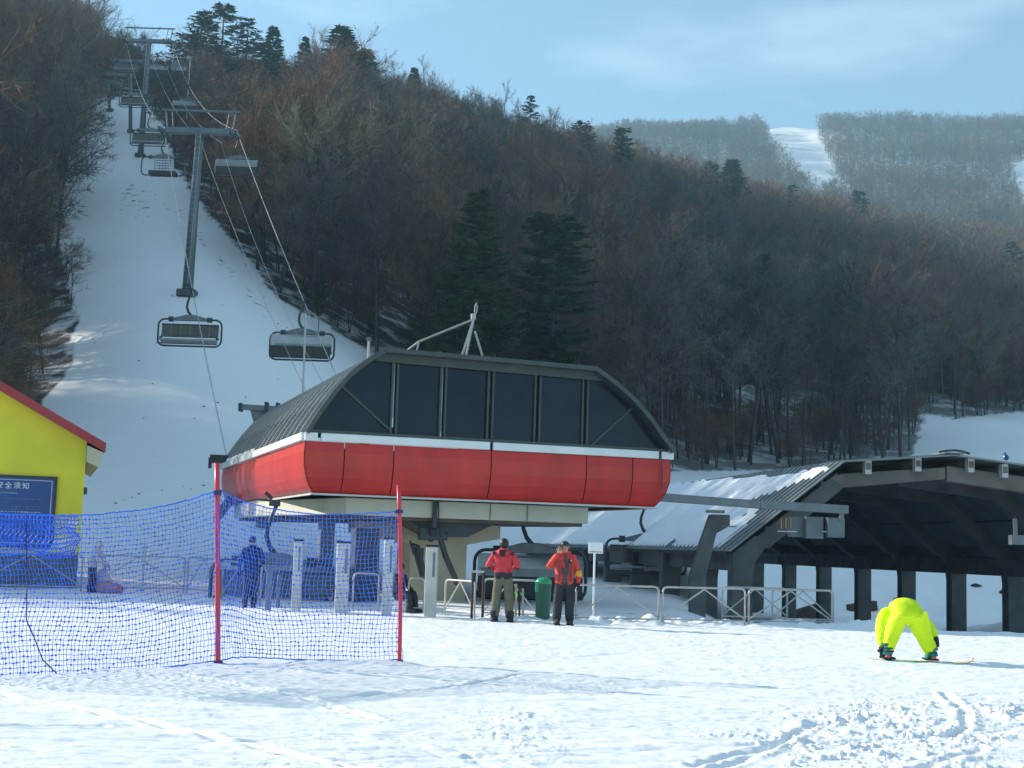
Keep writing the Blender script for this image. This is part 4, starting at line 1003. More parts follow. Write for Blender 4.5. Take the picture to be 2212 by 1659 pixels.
# local: x across, y along
U = [(0, 1.66), (2.82, 3.93), (5.7, 4.20), (8.6, 3.93), (11.4, 1.62)]
def thick(poly, t, y0, d, nm, mt, par=shed):
    """poly: outer line (x,z) ; inner line offset downwards/inwards"""
    out = []; n = len(poly)
    for i, (x, z) in enumerate(poly):
        a = Vector(poly[max(i - 1, 0)]); b = Vector(poly[min(i + 1, n - 1)]); dd = (b - a).normalized(); nn = Vector((dd.y, -dd.x)); out.append((x + nn.x * t, z + nn.y * t))
    pts = [(x, y0, z) for x, z in poly] + [(x, y0, z) for x, z in reversed(out)]
    return MB().prism(pts, (0, d, 0)).build(nm, MT[mt], par, bevel=.015)
FY = [.35, 3.25, 6.9, 10.6, 14.4, 18.3, 22.3, 26.4, 30.7]; NF = len(FY)
for k in range(NF):
    y = FY[k]; d = .38; cw = .54
    cm = 'concrete'
    # left column with haunch, right column with haunch
    for s in (0, 1):
        X = (lambda x: x) if s == 0 else (lambda x: 11.4 - x)
        pts = [(X(.12), y, -2.3), (X(.12 + cw), y, -2.3), (X(.12 + cw), y, .95), (X(.72), y, 1.42), (X(1.0), y, 1.80), (X(.72), y, 2.06), (X(.12), y, 1.60)]
        MB().prism(pts, (0, d, 0)).build('column', MT[cm], shed, bevel=.02)
    MB().prism([(.74, y + .01, 2.02), (1.02, y + .01, 1.72), (2.95, y + .01, 3.28), (2.78, y + .01, 3.66)], (0, d - .02, 0)).build('rafter', MT[cm], shed, bevel=.015)
    MB().prism([(10.66, y + .01, 2.02), (10.38, y + .01, 1.72), (8.45, y + .01, 3.28), (8.62, y + .01, 3.66)], (0, d - .02, 0)).build('rafter', MT[cm], shed, bevel=.015)
    m2 = 'concrete_brown' if k == 0 else cm
    MB().prism([(2.60, y, 3.52), (2.95, y, 3.30), (5.62, y, 3.60), (5.62, y, 3.90), (2.9, y, 3.64)], (0, d, 0)).build('tie_beam', MT[m2], shed, bevel=.015)
    MB().prism([(8.80, y, 3.50), (8.45, y, 3.28), (5.66, y, 3.56), (5.66, y, 3.94), (8.5, y, 3.68)], (0, d, 0)).build('tie_beam', MT[m2], shed, bevel=.015)
LEN = FY[-1] + .8
# purlins with their brackets
for (x, z) in ((3.5, 3.83), (4.8, 3.95), (6.2, 3.98), (7.1, 3.88), (8.3, 3.78)):
    MB().box((x, LEN / 2 + .06, z), (.12, LEN - .12, .16)).build('purlin', MT['concrete_brown'], shed)
    MB().box((x, .22, z - .02), (.16, .18, .34)).build('purlin_bracket', MT['steel_light'], shed)
for (x, z) in ((.9, 2.22), (1.6, 2.80), (2.3, 3.36)):
    for s in (0, 1):
        xx = x if s == 0 else 11.4 - x; MB().box((xx, LEN / 2, z), (.10, LEN - .1, .10)).build('purlin', MT['darksteel'], shed)
# ribbed roof sheets, one object per sheet
def sheet(p, q, y0, y1, nm='roof_sheet', mt='metalroof'):
    (xa, za), (xb, zb) = p, q; n = 6; m = MB(); step = (y1 - y0) / n
    dx, dz = xb - xa, zb - za; L = math.hypot(dx, dz); nx, nz = -dz / L, dx / L
    m.add([(xa, y0, za), (xb, y0, zb), (xb, y1, zb), (xa, y1, za), (xa - nx * .03, y0, za - nz * .03), (xb - nx * .03, y0, zb - nz * .03), (xb - nx * .03, y1, zb - nz * .03), (xa - nx * .03, y1, za - nz * .03)],
          [(0,1,2,3),(4,7,6,5),(0,4,5,1),(3,2,6,7),(0,3,7,4),(1,5,6,2)])
    for i in range(n):
        yy = y0 + step * (i + .5); m.beam((xa + nx * .015, yy, za + nz * .015), (xb + nx * .015, yy, zb + nz * .015), .03, .035)
    return m.build(nm, MT[mt], shed)
ns = 14; w = LEN / ns
for (p, q) in zip(U[:-1], U[1:]):
    p2 = (p[0] - .05, p[1]) if p is U[0] else p
    for i in range(ns): sheet(p2, q, w * i + .004, w * (i + 1) - .004)
# dark lining boards between the frames, one per bay and slope
inner = [(1.02, 1.90), (2.86, 3.42), (5.64, 3.78), (8.52, 3.42), (10.36, 1.90)]
for k in range(NF - 1):
    ya = FY[k] + .39; yb = FY[k + 1] - .02
    for i, (p, q) in enumerate(zip(inner[:-1], inner[1:])):
        ov = .32; dx, dz = q[0] - p[0], q[1] - p[1]; L = math.hypot(dx, dz); nx, nz = -dz / L, dx / L
        for (u0, u1) in ((.03, .48), (.52, .97)):
            a = (p[0] + dx * u0, p[1] + dz * u0); b = (p[0] + dx * u1, p[1] + dz * u1)
            MB().prism([(a[0] + nx * .12, ya + .3, a[1] + nz * .12), (b[0] + nx * .12, ya + .3, b[1] + nz * .12), (b[0] + nx * .12, yb - .3, b[1] + nz * .12), (a[0] + nx * .12, yb - .3, a[1] + nz * .12)], (nx * .04, 0, nz * .04)).build('lining_board', MT['panel_dark'], shed)
    # eave beams along the side openings
    for s in (0, 1):
        x = .55 if s == 0 else 10.85; MB().box((x, (ya + yb) / 2, 1.42), (.5, yb - ya, .50)).build('eave_beam', MT['concrete'], shed)
        x = .16 if s == 0 else 11.24; MB().box((x, (ya + yb) / 2, 1.62), (.1, yb - ya, .16)).build('eave_edge', MT['concrete'], shed)
# snow sheet on the left slope with a torn edge
NY2, NX2 = 90, 26; vs = []; 
yy = np.linspace(.0, LEN - .1, NY2); tt = np.linspace(0, 1, NX2)
Yg, Tg = np.meshgrid(yy, tt, indexing='ij')
edge_lo = np.interp(Yg, [0, 1.4, 2.2, 4.5, 9.0, 11, 14, LEN], [.98, .80, .74, .52, .06, .02, .02, .02]) + .05 * fbm(Yg * 2.2, Yg * 0 + 1, 3)
edge_hi = np.interp(Yg, [0, 1.4, 3, 6, 12, LEN], [.95, .93, .90, .93, 1.0, 1.02]) + .015 * fbm(Yg * 3, Yg * 0 + 9, 3)
lower = (Yg > 1.3) & (Tg < np.interp(Yg, [1.3, 2.2, 3.6, 4.6, 30], [.30, .50, .56, .9, .95]) + .04 * fbm(Yg * 2.5, Tg * 3 + 4, 2)) & (Tg > .0)
dens = fbm(Yg * 1.1, Tg * 9, 4)
on = ((Tg > edge_lo) & (Tg < edge_hi)) | (lower & (dens > -0.45))
H_ = np.where(on, .045 + .03 * (1 + fbm(Yg * 1.5, Tg * 6, 3)), -.02)
idx_ = -np.ones(on.shape, int); fs = []
(xa, za), (xb, zb) = U[0], U[1]; dx, dz = xb - xa, zb - za; L = math.hypot(dx, dz); nx, nz = -dz / L, dx / L
vv = [(xa + dx * Tg[i, j] + nx * H_[i, j], Yg[i, j], za + dz * Tg[i, j] + nz * H_[i, j]) for i in range(NY2) for j in range(NX2)]
for i in range(NY2 - 1):
    for j in range(NX2 - 1):
        if on[i, j] or on[i + 1, j] or on[i, j + 1] or on[i + 1, j + 1]:
            a = i * NX2 + j; fs.append((a, a + NX2, a + NX2 + 1, a + 1))
MB().add(vv, fs).build('roof_snow', MT['roofsnow'], shed, smooth=True)
# small ridge cap and pale edging
MB().beam((5.7, .0, 4.24), (5.7, LEN, 4.24), .5, .03).build('ridge_cap', MT['metalroof'], shed)
MB().tube([(5.3, .02, 4.25), (5.5, .02, 4.29), (5.7, .02, 4.31), (5.9, .02, 4.29), (6.1, .02, 4.24)], .03, 6).build('ridge_end', MT['darksteel'], shed)
# blue rag on the roof edge
rp = at(2173, 992, 46.0); rg = MB().ball((0, 0, .06), (.10, .08, .10), 8, 6).tube([(0, 0, .1), (-.02, 0, .22), (-.10, 0, .16)], [.03, .025, .015], 6).build('blue_rag', MT['signblue']); rg.location = rp; tag(rg, 'small blue bundle lying on the shed roof near the right edge', 'bundle')
# --- parking rail and its support
rail = empty('parking_rail', at(1438, 1078, 39.5)); tag(rail, 'long grey steel rail running from the red station into the chair shed', 'rail')
q = lambda p: Vector(p) - Vector(rail.location)
a = at(1425, 1074, 39.5); mid = at(1640, 1090, 40.5); b = at(1830, 1101, 41.5)
MB().beam(q(a), q(mid), .16, .23).build('rail_beam', MT['steel'], rail, bevel=.01); MB().beam(q(mid), q(b), .18, .25).build('rail_beam', MT['steel'], rail, bevel=.01)
c0 = at(1757, 1134, 41.8); 
MB().box(q(at(1757, 1140, 41.8)), (.52, .4, .64)).build('end_box', MT['steel'], rail, bevel=.01)
MB().box(q(at(1803, 1140, 41.6)), (.50, .4, .58)).build('end_box', MT['steel'], rail, bevel=.01)
MB().box(q(at(1818, 1117, 41.4)), (.12, .12, .22)).build('hanger_lug', MT['steel'], rail); MB().box(q(at(1720, 1138, 42.0)), (.5, .1, .6)).build('guide_plate', MT['steel'], rail)
for dx_ in (-14, -4, 6): 
    MB().beam(q(at(1702 + dx_, 1118, 41.9)), q(at(1702 + dx_, 1142, 41.9)), .025, .025, (0, 1, 0)).build('warning_strip', MT['armband'], rail)
for px, py in ((1700, 1148), (1795, 1149)): MB().box(q(at(px, py, 41.6)), (.55, .2, .02)).build('ledge', MT['trim'], rail)
MB().beam(q(at(2182, 1166, 42)), q(at(2260, 1168, 42)), .3, .28).build('far_end_box', MT['steel'], rail); MB().beam(q(at(2192, 1120, 42)), q(at(2194, 1160, 42)), .1, .1, (0, 1, 0)).build('far_hanger', MT['steel'], rail)
sup = empty('bent_support', (at(1505, 1340, 40.3).x, 40.3, 0)); tag(sup, 'single leaning concrete post with a bent head holding the rail in front of the shed', 'post')
q = lambda px, py, d=0: at(px, py, 40.3 + d) - Vector(sup.location)
MB().prism([q(1490, 1400), q(1524, 1400), q(1526, 1240), q(1548, 1152), q(1577, 1136), q(1577, 1112), q(1534, 1111), q(1506, 1190), q(1490, 1245)], (0, .35, 0)).build('bent_post', MT['concrete'], sup, bevel=.02)
MB().box(q(1572, 1137, -.03), (.45, .35, .03)).build('head_plate', MT['steel'], sup); MB().box(q(1545, 1105, -.05), (.5, .3, .08)).build('bearing', MT['steel'], sup)

# ------------------------------------------------------------------ yellow house
HC = at(178, 1100, 41.0); HC.z = 0
def hp(px, py, yl=0.0):
    d = at(px, py, 10) - CAMP; o = HC + uD * yl; k = (o - CAMP).dot(uD) / d.dot(uD); p = CAMP + d * k; return (p - HC).dot(uF), p.z
zpl = hp(173, 1196)[1]; rx_, rz_ = hp(228, 966, -.5); gx, gz = hp(0, 832, -.5)
slope = (gz - rz_) / (rx_ - gx); Wd = 9.0; ridge_x = -Wd / 2
hs = empty('yellow_house', HC, AL); tag(hs, 'bright yellow house with red edged gable roof and blue notice board at the left edge', 'house')
zr = lambda x: rz_ + slope * (rx_ - x) if x > ridge_x else rz_ + slope * (rx_ - 2 * ridge_x + x)
MB().prism([(-Wd, 0, zpl), (0, 0, zpl), (0, 0, zr(0) - .12), (ridge_x, 0, zr(ridge_x) - .12), (-Wd, 0, zr(-Wd) - .12)], (0, 7, 0)).build('wall', MT['yellow'], hs)
MB().box((-Wd / 2, 3.47, (zpl - .6) / 2 - .002), (Wd - .06, 7, zpl + .6)).build('plinth', MT['plinth'], hs)
for s in (1, -1):
    xe = rx_ if s > 0 else 2 * ridge_x - rx_; ze = rz_; xr, zr_ = ridge_x, zr(ridge_x + 1e-6)
    MB().prism([(xe, -.5, ze - .12), (xe, -.5, ze + .06), (xr, -.5, zr_ + .06), (xr, -.5, zr_ - .12)], (0, 8, 0)).build('roof_slab', MT['redfascia'], hs)
    MB().prism([(xe + s * .01, -.53, ze - .15), (xe + s * .01, -.53, ze + .12), (xr, -.53, zr_ + .12), (xr, -.53, zr_ - .15)], (0, .028, 0)).build('verge_board', MT['redfascia'], hs)
e1 = hp(216, 1008, -.4)[1]
MB().prism([(.01, -.45, zr(0) - .25), (rx_ - .03, -.45, rz_ - .16), (rx_ - .16, -.45, e1 - .02), (.01, -.45, e1 + .14)], (0, 7.8, 0)).build('eave_box', MT['cream'], hs)
MB().box((.05, .1, hp(180, 1060)[1]), (.1, .12, .2)).build('wall_lamp', MT['darksteel'], hs)
# notice board
SBL = HC - uD * .1; SBL.z = hp(30, 1105)[1]
sb = empty('notice_board', SBL, AL); tag(sb, 'large blue safety notice board with white Chinese heading on the yellow house wall', 'notice board')
bx = lambda px, py: (hp(px, py, -.1)[0], hp(px, py, -.1)[1] - SBL.z)
x1 = bx(120, 1100)[0]; zt = bx(121, 1030)[1]; zb = bx(116, 1185)[1]; x0 = x1 - 4.2
MB().box(((x0 + x1) / 2, .03, (zt + zb) / 2), (x1 - x0, .06, zt - zb)).build('board_frame', MT['darksteel'], sb)
bf = MB().box(((x0 + x1) / 2, -.01, (zt + zb) / 2), (x1 - x0 - .16, .03, zt - zb - .16)).build('board_face', MT['signblue'], sb)
bm_ = MB()
for a, b in (((x0 + .14, zt - .13), (x1 - .14, zt - .13)), ((x0 + .14, zb + .13), (x1 - .14, zb + .13)), ((x1 - .14, zt - .13), (x1 - .14, zb + .13)), ((x0 + .14, zt - .13), (x0 + .14, zb + .13))):
    bm_.box(((a[0] + b[0]) / 2, -.028, (a[1] + b[1]) / 2), (abs(a[0] - b[0]) + .022, .006, abs(a[1] - b[1]) + .022))
bm_.build('border_line', MT['signtext'], bf)
def text(body, size, loc_, m, parent, name, align='RIGHT', space=1.0, ext=.003):
    cu = bpy.data.curves.new(name, 'FONT'); cu.body = body; cu.size = size; cu.align_x = align; cu.extrude = ext; cu.space_character = space; cu.resolution_u = 3
    t = bpy.data.objects.new(name + ' curve', cu); COL.objects.link(t); dg = bpy.context.evaluated_depsgraph_get(); dg.update()
    me = bpy.data.meshes.new_from_object(t.evaluated_get(dg)); bpy.data.objects.remove(t)
    me.materials.clear(); me.materials.append(m); o = bpy.data.objects.new(name, me); COL.objects.link(o); o.parent = parent; o.location = loc_; o.rotation_euler = (R(90), 0, 0); return o
text('\u5b89\u5168\u987b\u77e5', .20, (bx(63, 1060)[0], -.032, bx(50, 1055)[1]), MT['white'], bf, 'heading_text', space=1.35)
text('Safety Instructions', .085, (bx(38, 1060)[0], -.032, bx(20, 1066)[1]), MT['signtext'], bf, 'subheading_text')
random.seed(11)
for i, (yy, xa_, xb_, mm) in enumerate([(1078, -60, 90, 'signtext2'), (1086, -60, 20, 'signtext2'), (1094, -60, 85, 'signtext2'), (1100, -70, 88, 'signtext2'), (1106, -60, 86, 'signtext'), (1112, -50, 84, 'signtext2'), (1120, -60, 70, 'signtext2'), (1128, -60, 92, 'signtext2'), (1138, -60, 80, 'signtext2'), (1150, -60, 90, 'signtext2'), (1162, -60, 60, 'signtext2')]):
    m = MB(); xx = bx(xa_, yy)[0]; xe = bx(xb_, yy)[0]; z = bx(50, yy)[1]
    while xx < xe:
        ww = random.uniform(.03, .09); m.box((xx + ww / 2, -.029, z), (ww, .004, random.uniform(.015, .03))); xx += ww + random.uniform(.012, .04)
    m.build('text_line', MT[mm], bf)

# ------------------------------------------------------------------ barriers
def barrier(pa, pb, h, lab, grp, name='barrier_fence', mt='tube', r=.022, foot=.0, brace=True):
    """pa, pb: world (x,y) of the two ends"""
    a = Vector((pa[0], pa[1], 0)); b = Vector((pb[0], pb[1], 0)); L = (b - a).length; ang = math.atan2(b.y - a.y, b.x - a.x)
    e = empty(name, a, ang); tag(e, lab, 'barrier', grp); rc = .09
    pts = [(0, 0, foot - .15), (0, 0, h - rc), (rc * .3, 0, h - rc * .3), (rc, 0, h), (L - rc, 0, h), (L - rc * .3, 0, h - rc * .3), (L, 0, h - rc), (L, 0, foot - .15)]
    MB().tube(pts, r, 8).build('frame', MT[mt], e, smooth=True)
    MB().tube([(0, 0, foot + .12), (L, 0, foot + .12)], r * .9, 6).build('bottom_rail', MT[mt], e)
    if brace:
        for s in (0, 1): MB().tube([(L / 2, 0, h - .03), (0.02 if s == 0 else L - .02, 0, foot + .16)], r * .75, 6).build('brace', MT[mt], e)
    return e
def bp(px, py, Y=None):
    Y = Y or EYE * FPX / (py - hor(px)); p = at(px, py, Y); return (p.x, Y)
gB = 'steel tube barriers in front of the shed'
y_r = 30.6
def bline(px, Y): return (at(px, 1340, Y).x, Y)
barrier(bline(1243, 30.6), bline(1422, 31.0), .82, 'steel barrier with inverted V bracing right next to the man in the orange red jacket', gB)
barrier(bline(1431, 31.0), bline(1609, 31.6), .82, 'middle steel barrier of the three in front of the chair shed', gB)
barrier(bline(1617, 31.6), bline(1797, 32.3), .82, 'right hand steel barrier ending at a shed column', gB)
barrier(bline(1560, 33.6), bline(1700, 33.8), .80, 'steel barrier standing in the second row behind the middle one', gB)
barrier(bline(1668, 33.2), bline(1800, 33.4), .80, 'steel barrier in the second row behind the right hand one', gB)
barrier(bline(1043, 31.6), bline(1160, 31.4), .86, 'steel barrier behind the man in olive trousers', gB, mt='steel_light')
barrier(bline(960, 32.3), bline(1024, 31.4), .80, 'sunlit barrier with a bright diagonal tube between the pale post and the dark gate post', gB, mt='steel_light')
barrier(bline(880, 32.8), bline(914, 32.8), .80, 'narrow railing between the red net pole and the pale post', gB, brace=False)
barrier(bline(760, 33.2), bline(815, 33.2), .86, 'grey railing in front of the dark support leg behind the net', gB, brace=False)
for i in range(5): 
    a = bline(764 + i * 12, 33.15)
gL = 'steel tube barriers left behind the net'
barrier(bline(-60, 38.4), bline(170, 39.2), 1.0, 'steel barrier in front of the yellow house, left of the light clothed figure', gL)
barrier(bline(186, 39.3), bline(393, 40.2), 1.0, 'steel barrier right of the light clothed figure', gL)
barrier(bline(400, 40.2), bline(470, 38.6), 1.0, 'steel barrier just left of the thick red net pole', gL)
barrier(bline(476, 36.6), bline(560, 33.6), 1.0, 'steel barrier beside the dark figure under the parked chair', gL)
# round post left, sign post right, gate posts
e = empty('stake', (bline(303, 39.5)[0], 39.5, 0)); tag(e, 'thin pale stake standing behind the net right of the light clothed figure', 'stake')
MB().tube([(0, 0, -.2), (0, 0, 1.35)], .035, 8).build('shaft', MT['steel_light'], e)
e = empty('sign_post', (bline(1281, 30.9)[0], 30.9, 0)); tag(e, 'white square sign plate on a thin white pole near the orange red jacket', 'sign')
MB().tube([(0, 0, -.2), (0, 0, 1.55)], .022, 8).build('pole', MT['white'], e)
MB().box((.02, -.03, 1.62), (.32, .02, .24), None).build('sign_plate', MT['white'], e, bevel=.01); MB().box((.02, -.042, 1.535), (.28, .004, .016)).build('printed_line', MT['steel'], e)
for (px, lab) in ((1028, 'dark gate post with pale bracket left of the man in olive trousers'), (1046, 'second dark gate post touching the left leg of the man in olive trousers')):
    pass
e = empty('gate_post', (bline(1030, 31.3)[0], 31.3, 0)); tag(e, 'dark hoop shaped gate frame between the two sunlit barriers', 'gate')
MB().tube([(-.12, 0, -.1), (-.12, 0, 1.02), (.12, 0, 1.02), (.12, 0, -.1)], .03, 8).build('hoop', MT['wood'], e); MB().box((0, -.02, 1.02), (.26, .07, .05)).build('top_plate', MT['steel_light'], e)
# wooden sledge boards leaning by the bin
e = empty('timber_bundle', (bline(1118, 31.0)[0], 31.0, 0)); tag(e, 'small bundle of weathered boards standing upright left of the green bin', 'boards')
for k in range(4): MB().beam((-.12 + .08 * k, 0, -.05), (-.13 + .075 * k, .03 * k, .84 - .05 * k), .05, .07, (0, 1, 0)).build('board', MT[('wood', 'beige2', 'wood', 'steel_light')[k]], e)
# green bin
e = empty('waste_bin', (at(1172, 1338, 30.7).x, 30.7, 0)); tag(e, 'dark green plastic waste bin with light green lid between the two men in red', 'bin')
MB().tube([(0, 0, -.1), (0, 0, .84)], [.15, .175], 18).build('body', MT['greenbin'], e, smooth=False); MB().ball((0, 0, .85), (.185, .185, .11), 16, 8).build('lid', MT['greenlid'], e, smooth=True)
MB().box((-.14, -.10, .74), (.08, .06, .22)).build('lid_flap', MT['greenlid'], e, bevel=.01)

# ------------------------------------------------------------------ net fence
def net_pole(px, ybase, ytop, lean, lab, r=.02, w2=None):
    Y = EYE * FPX / (ybase - hor(px)); b = at(px, ybase, Y); t = at(px + lean, ytop, Y); e = empty('net_pole', (b.x, Y, 0)); tag(e, lab, 'pole', 'red poles of the blue net fence')
    q = t - Vector((b.x, Y, 0)); n = 8; P = [Vector((0, 0, -.25)) * 1] + [Vector((q.x * (k / n) + (.02 * math.sin(k / n * 3.1) if w2 else 0), q.y * k / n, q.z * k / n)) for k in range(n + 1)]
    MB().tube(P, r, 10).build('shaft', MT['polered'], e, smooth=True)
    MB().tube([q * .84, q * .86], r * 1.7, 10).build('strap', MT['strapblue'], e) if w2 is None else MB().tube([q * .84, q * .86], r * 2.2, 10).build('strap', MT['strapblue'], e)
    MB().tube([q * .0, q * .015], r * 1.9, 10).build('foot_collar', MT['strapblue'], e)
    return b, t, Y
b1, t1, Y1 = net_pole(471, 1429, 1000, -2, 'thick straight red pole holding the blue net, left of the station', .034)
b2, t2, Y2 = net_pole(863, 1427, 1048, -2, 'thinner slightly bowed red pole at the right end of the blue net', .028, 1)
def net(name, top, bot, ncol, nrow, lab, dense=0.0, r=.0037, seed=1, bulge=.12):
    """top, bot: functions u -> world point"""
    rg = np.random.default_rng(seed); g = np.zeros((ncol + 1, nrow + 1, 3))
    jit = rg.normal(0, 1, (ncol + 1, 3)) 
    for i in range(ncol + 1):
        u = i / ncol; A = np.array(top(u)); B = np.array(bot(u))
        for j in range(nrow + 1):
            v = j / nrow; vv = v + .02 * math.sin(9 * u + 5 * v) * math.sin(math.pi * v)
            p = A * (1 - vv) + B * vv
            p[0] += .05 * math.sin(3 * v * math.pi + 7 * u + seed) * math.sin(math.pi * v) + rg.normal(0, .005)
            p[1] += bulge * math.sin(math.pi * v) * math.sin(5.5 * u + seed) ; p[2] += .03 * math.sin(11 * u + 2 * v) * math.sin(math.pi * v) + rg.normal(0, .004)
            g[i, j] = p
    segs = []
    for i in range(ncol + 1):
        for j in range(nrow):
            segs.append((g[i, j], g[i, j + 1], r, r))
    for i in range(ncol):
        for j in range(1, nrow):
            segs.append((g[i, j], g[i + 1, j], r, r))
    V, F = prisms(segs, 3); e = empty(name, bot(0.5)); tag(e, lab, 'net', 'blue safety nets on red poles'); o0 = np.array(e.location)
    me = mesh_np('netting', V - o0, F, [MT['netblue']]); o = bpy.data.objects.new('netting', me); COL.objects.link(o); o.parent = e
    m = MB()      # knots
    for i in range(0, ncol + 1):
        for j in range(1, nrow):
            if rg.random() < .4: p = g[i, j] - o0; m.box(p, (.019, .019, .019))
    tag(m.build('knots', MT['netblue'], e), kind='stuff')
    for nm, j in (('top_cord', 0), ('bottom_cord', nrow)): MB().tube([Vector(g[i, j] - o0) for i in range(ncol + 1)], .009, 6).build(nm, MT['netblue'], e)
    return e, g
def curve(pts):
    P = [at(*p) for p in pts]; us = np.linspace(0, 1, len(P))
    A = np.array([tuple(p) for p in P]); 
    f = []
    def fn(u):
        return tuple(float(np.interp(u, us, A[:, c])) for c in range(3))
    return fn
YL = 15.25
Ys = lambda px: Y1 + (Y2 - Y1) * (px - 471) / (863 - 471)
topR = curve([(px, py, Ys(px)) for px, py in ((471, 1056), (500, 1072), (532, 1085), (573, 1096), (620, 1104), (668, 1110), (717, 1112), (766, 1111), (815, 1108), (863, 1104))])
botR = curve([(px, py, Ys(px)) for px, py in ((471, 1428), (500, 1421), (532, 1419), (573, 1421), (620, 1424), (668, 1425), (717, 1426), (766, 1427), (815, 1427), (870, 1425))])
net('net_fence', topR, botR, 50, 33, 'blue mesh safety net hanging between the two red poles', seed=2)
Yl = lambda px: YL + (Y1 - YL) * (px + 120) / (471 + 120) if px > -120 else YL
lt = ((471, 1058), (420, 1076), (370, 1090), (300, 1103), (230, 1110), (180, 1113), (110, 1113), (50, 1111), (0, 1110), (-60, 1108), (-120, 1106))
lb = ((471, 1427), (420, 1434), (370, 1440), (300, 1448), (230, 1454), (180, 1458), (110, 1462), (50, 1465), (0, 1467), (-60, 1472), (-120, 1478))
def uni(L, n=24):
    xs_ = np.linspace(471, -120, n); q = np.array(L, float); o = np.argsort(q[:, 0]); ys_ = np.interp(xs_, q[o, 0], q[o, 1]); return [(float(a), float(b), Yl(a)) for a, b in zip(xs_, ys_)]
net('net_fence', curve(uni(lt)), curve(uni(lb)), 76, 33, 'long blue mesh safety net left of the thick red pole, sagging towards the camera', seed=5, bulge=.16)
# folded second layer hanging at the far left
ft = [(168, 1116, Yl(168) + .1), (120, 1114, Yl(120) + .1), (60, 1112, Yl(60) + .12), (0, 1112, Yl(0) + .1), (-60, 1110, Yl(-60) + .1), (-120, 1108, Yl(-110) + .1)]
fb = [(160, 1200, Yl(168) + .1), (130, 1206, Yl(130) + .15), (60, 1196, Yl(60) + .15), (0, 1200, Yl(0) + .15), (-60, 1196, Yl(-60) + .1), (-120, 1200, Yl(-110) + .1)]
net('folded_net', curve(ft), curve(fb), 34, 9, 'folded double layer of blue net in front of the notice board at the left', r=.007, seed=8, bulge=.05)
P = [at(*p) for p in ((57, 1110, Yl(57)), (58, 1250, Yl(57) + .02), (57, 1340, Yl(57)), (75, 1380, Yl(75)), (92, 1425, Yl(92)), (128, 1460, Yl(128)))]
o = MB().tube(P, .008, 6).build('tie_cord', MT['strapblue']); tag(o, 'dark cord tied down the blue net at the left', 'cord')

# ------------------------------------------------------------------ debris around
def lump_mesh(seed, sx, sy, sz, n=10):
    m = MB(); m.ball((0, 0, 0), (sx, sy, sz), n, 7); rr = random.Random(seed); m.v = [(x * rr.uniform(.75, 1.15), y * rr.uniform(.75, 1.15), z * rr.uniform(.7, 1.2)) for x, y, z in m.v]; return m
def plank(px, py, Y, L, w, h, rz, tilt, lab, nm='log', mt='wood', cat='log'):
    p = ground_hit(px, py + 18, 52) or at(px, py, Y); p.z += h * .35; o = MB().box((0, 0, 0), (L, w, h)).build(nm, MT[mt], bevel=.03); o.location = p; o.rotation_euler = (0, tilt, rz); tag(o, lab, cat)
plank(1862, 1302, 48.5, 1.9, .6, .6, .3, -.15, 'thick brown beam end sticking out behind a shed column')
plank(1952, 1276, 58, 1.3, .25, .16, .2, -.12, 'dark plank lying on the snow above the bent over skier', 'plank', 'wood', 'plank')
plank(1738, 1318, 47, 2.0, .8, .7, .2, -.3, 'dark timber heap behind the right hand barrier', 'timber')
plank(1985, 1335, 47, .8, .3, .28, .1, 0, 'rounded dark log end right of the bent over skier')
for i, (px, py, Y, s, lab) in enumerate([(1700, 1258, 62, .3, 'small brown stump in the snow behind the second shed opening'), (2108, 1268, 60, .28, 'dark stone in the snow right of the bent over skier'), (2070, 1275, 58, .22, 'small stone beside the last but one shed column'),
        (2180, 1285, 56, .5, 'angular dark stone in the snow in the last shed opening'), (2215, 1270, 63, .25, 'small dark stone at the far right edge')]):
    o = lump_mesh(i, s * 1.5, s, s * .6).build('stone', MT['rock']); o.location = ground_hit(px, py, 52) or at(px, py, Y); tag(o, lab, 'stone')
# dark tufts on the run
m = MB()
tufts = [(395, 1052), (412, 1058), (440, 1050), (268, 1080), (285, 1075), (300, 1068), (250, 1088), (520, 1060), (350, 1060), (560, 1060), (470, 870), (480, 660), (355, 600), (372, 640), (570, 640), (600, 700), (615, 655), (440, 880), (330, 830), (300, 780), (250, 560), (245, 620), (560, 560), (530, 575),
         (640, 720), (660, 760), (200, 735), (205, 742), (310, 905), (530, 860), (420, 905), (600, 820), (292, 470), (300, 455), (310, 480), (280, 440), (335, 430), (320, 400)]
for (px, py) in tufts:
    best = ground_hit(px, py, 46, 260)
    if best is None: continue
    s = .02 + .035 * random.random(); mm = lump_mesh(int(px), s * 2, s, s); b = len(m.v); m.v += [(x + best.x, y + best.y, z + G(best.x, best.y)) for x, y, z in mm.v]; m.f += [tuple(i + b for i in f) for f in mm.f]
o = m.build('grass_tufts', MT['rock']); tag(o, 'small dark tufts and stones poking through the run', 'tufts', kind='stuff')
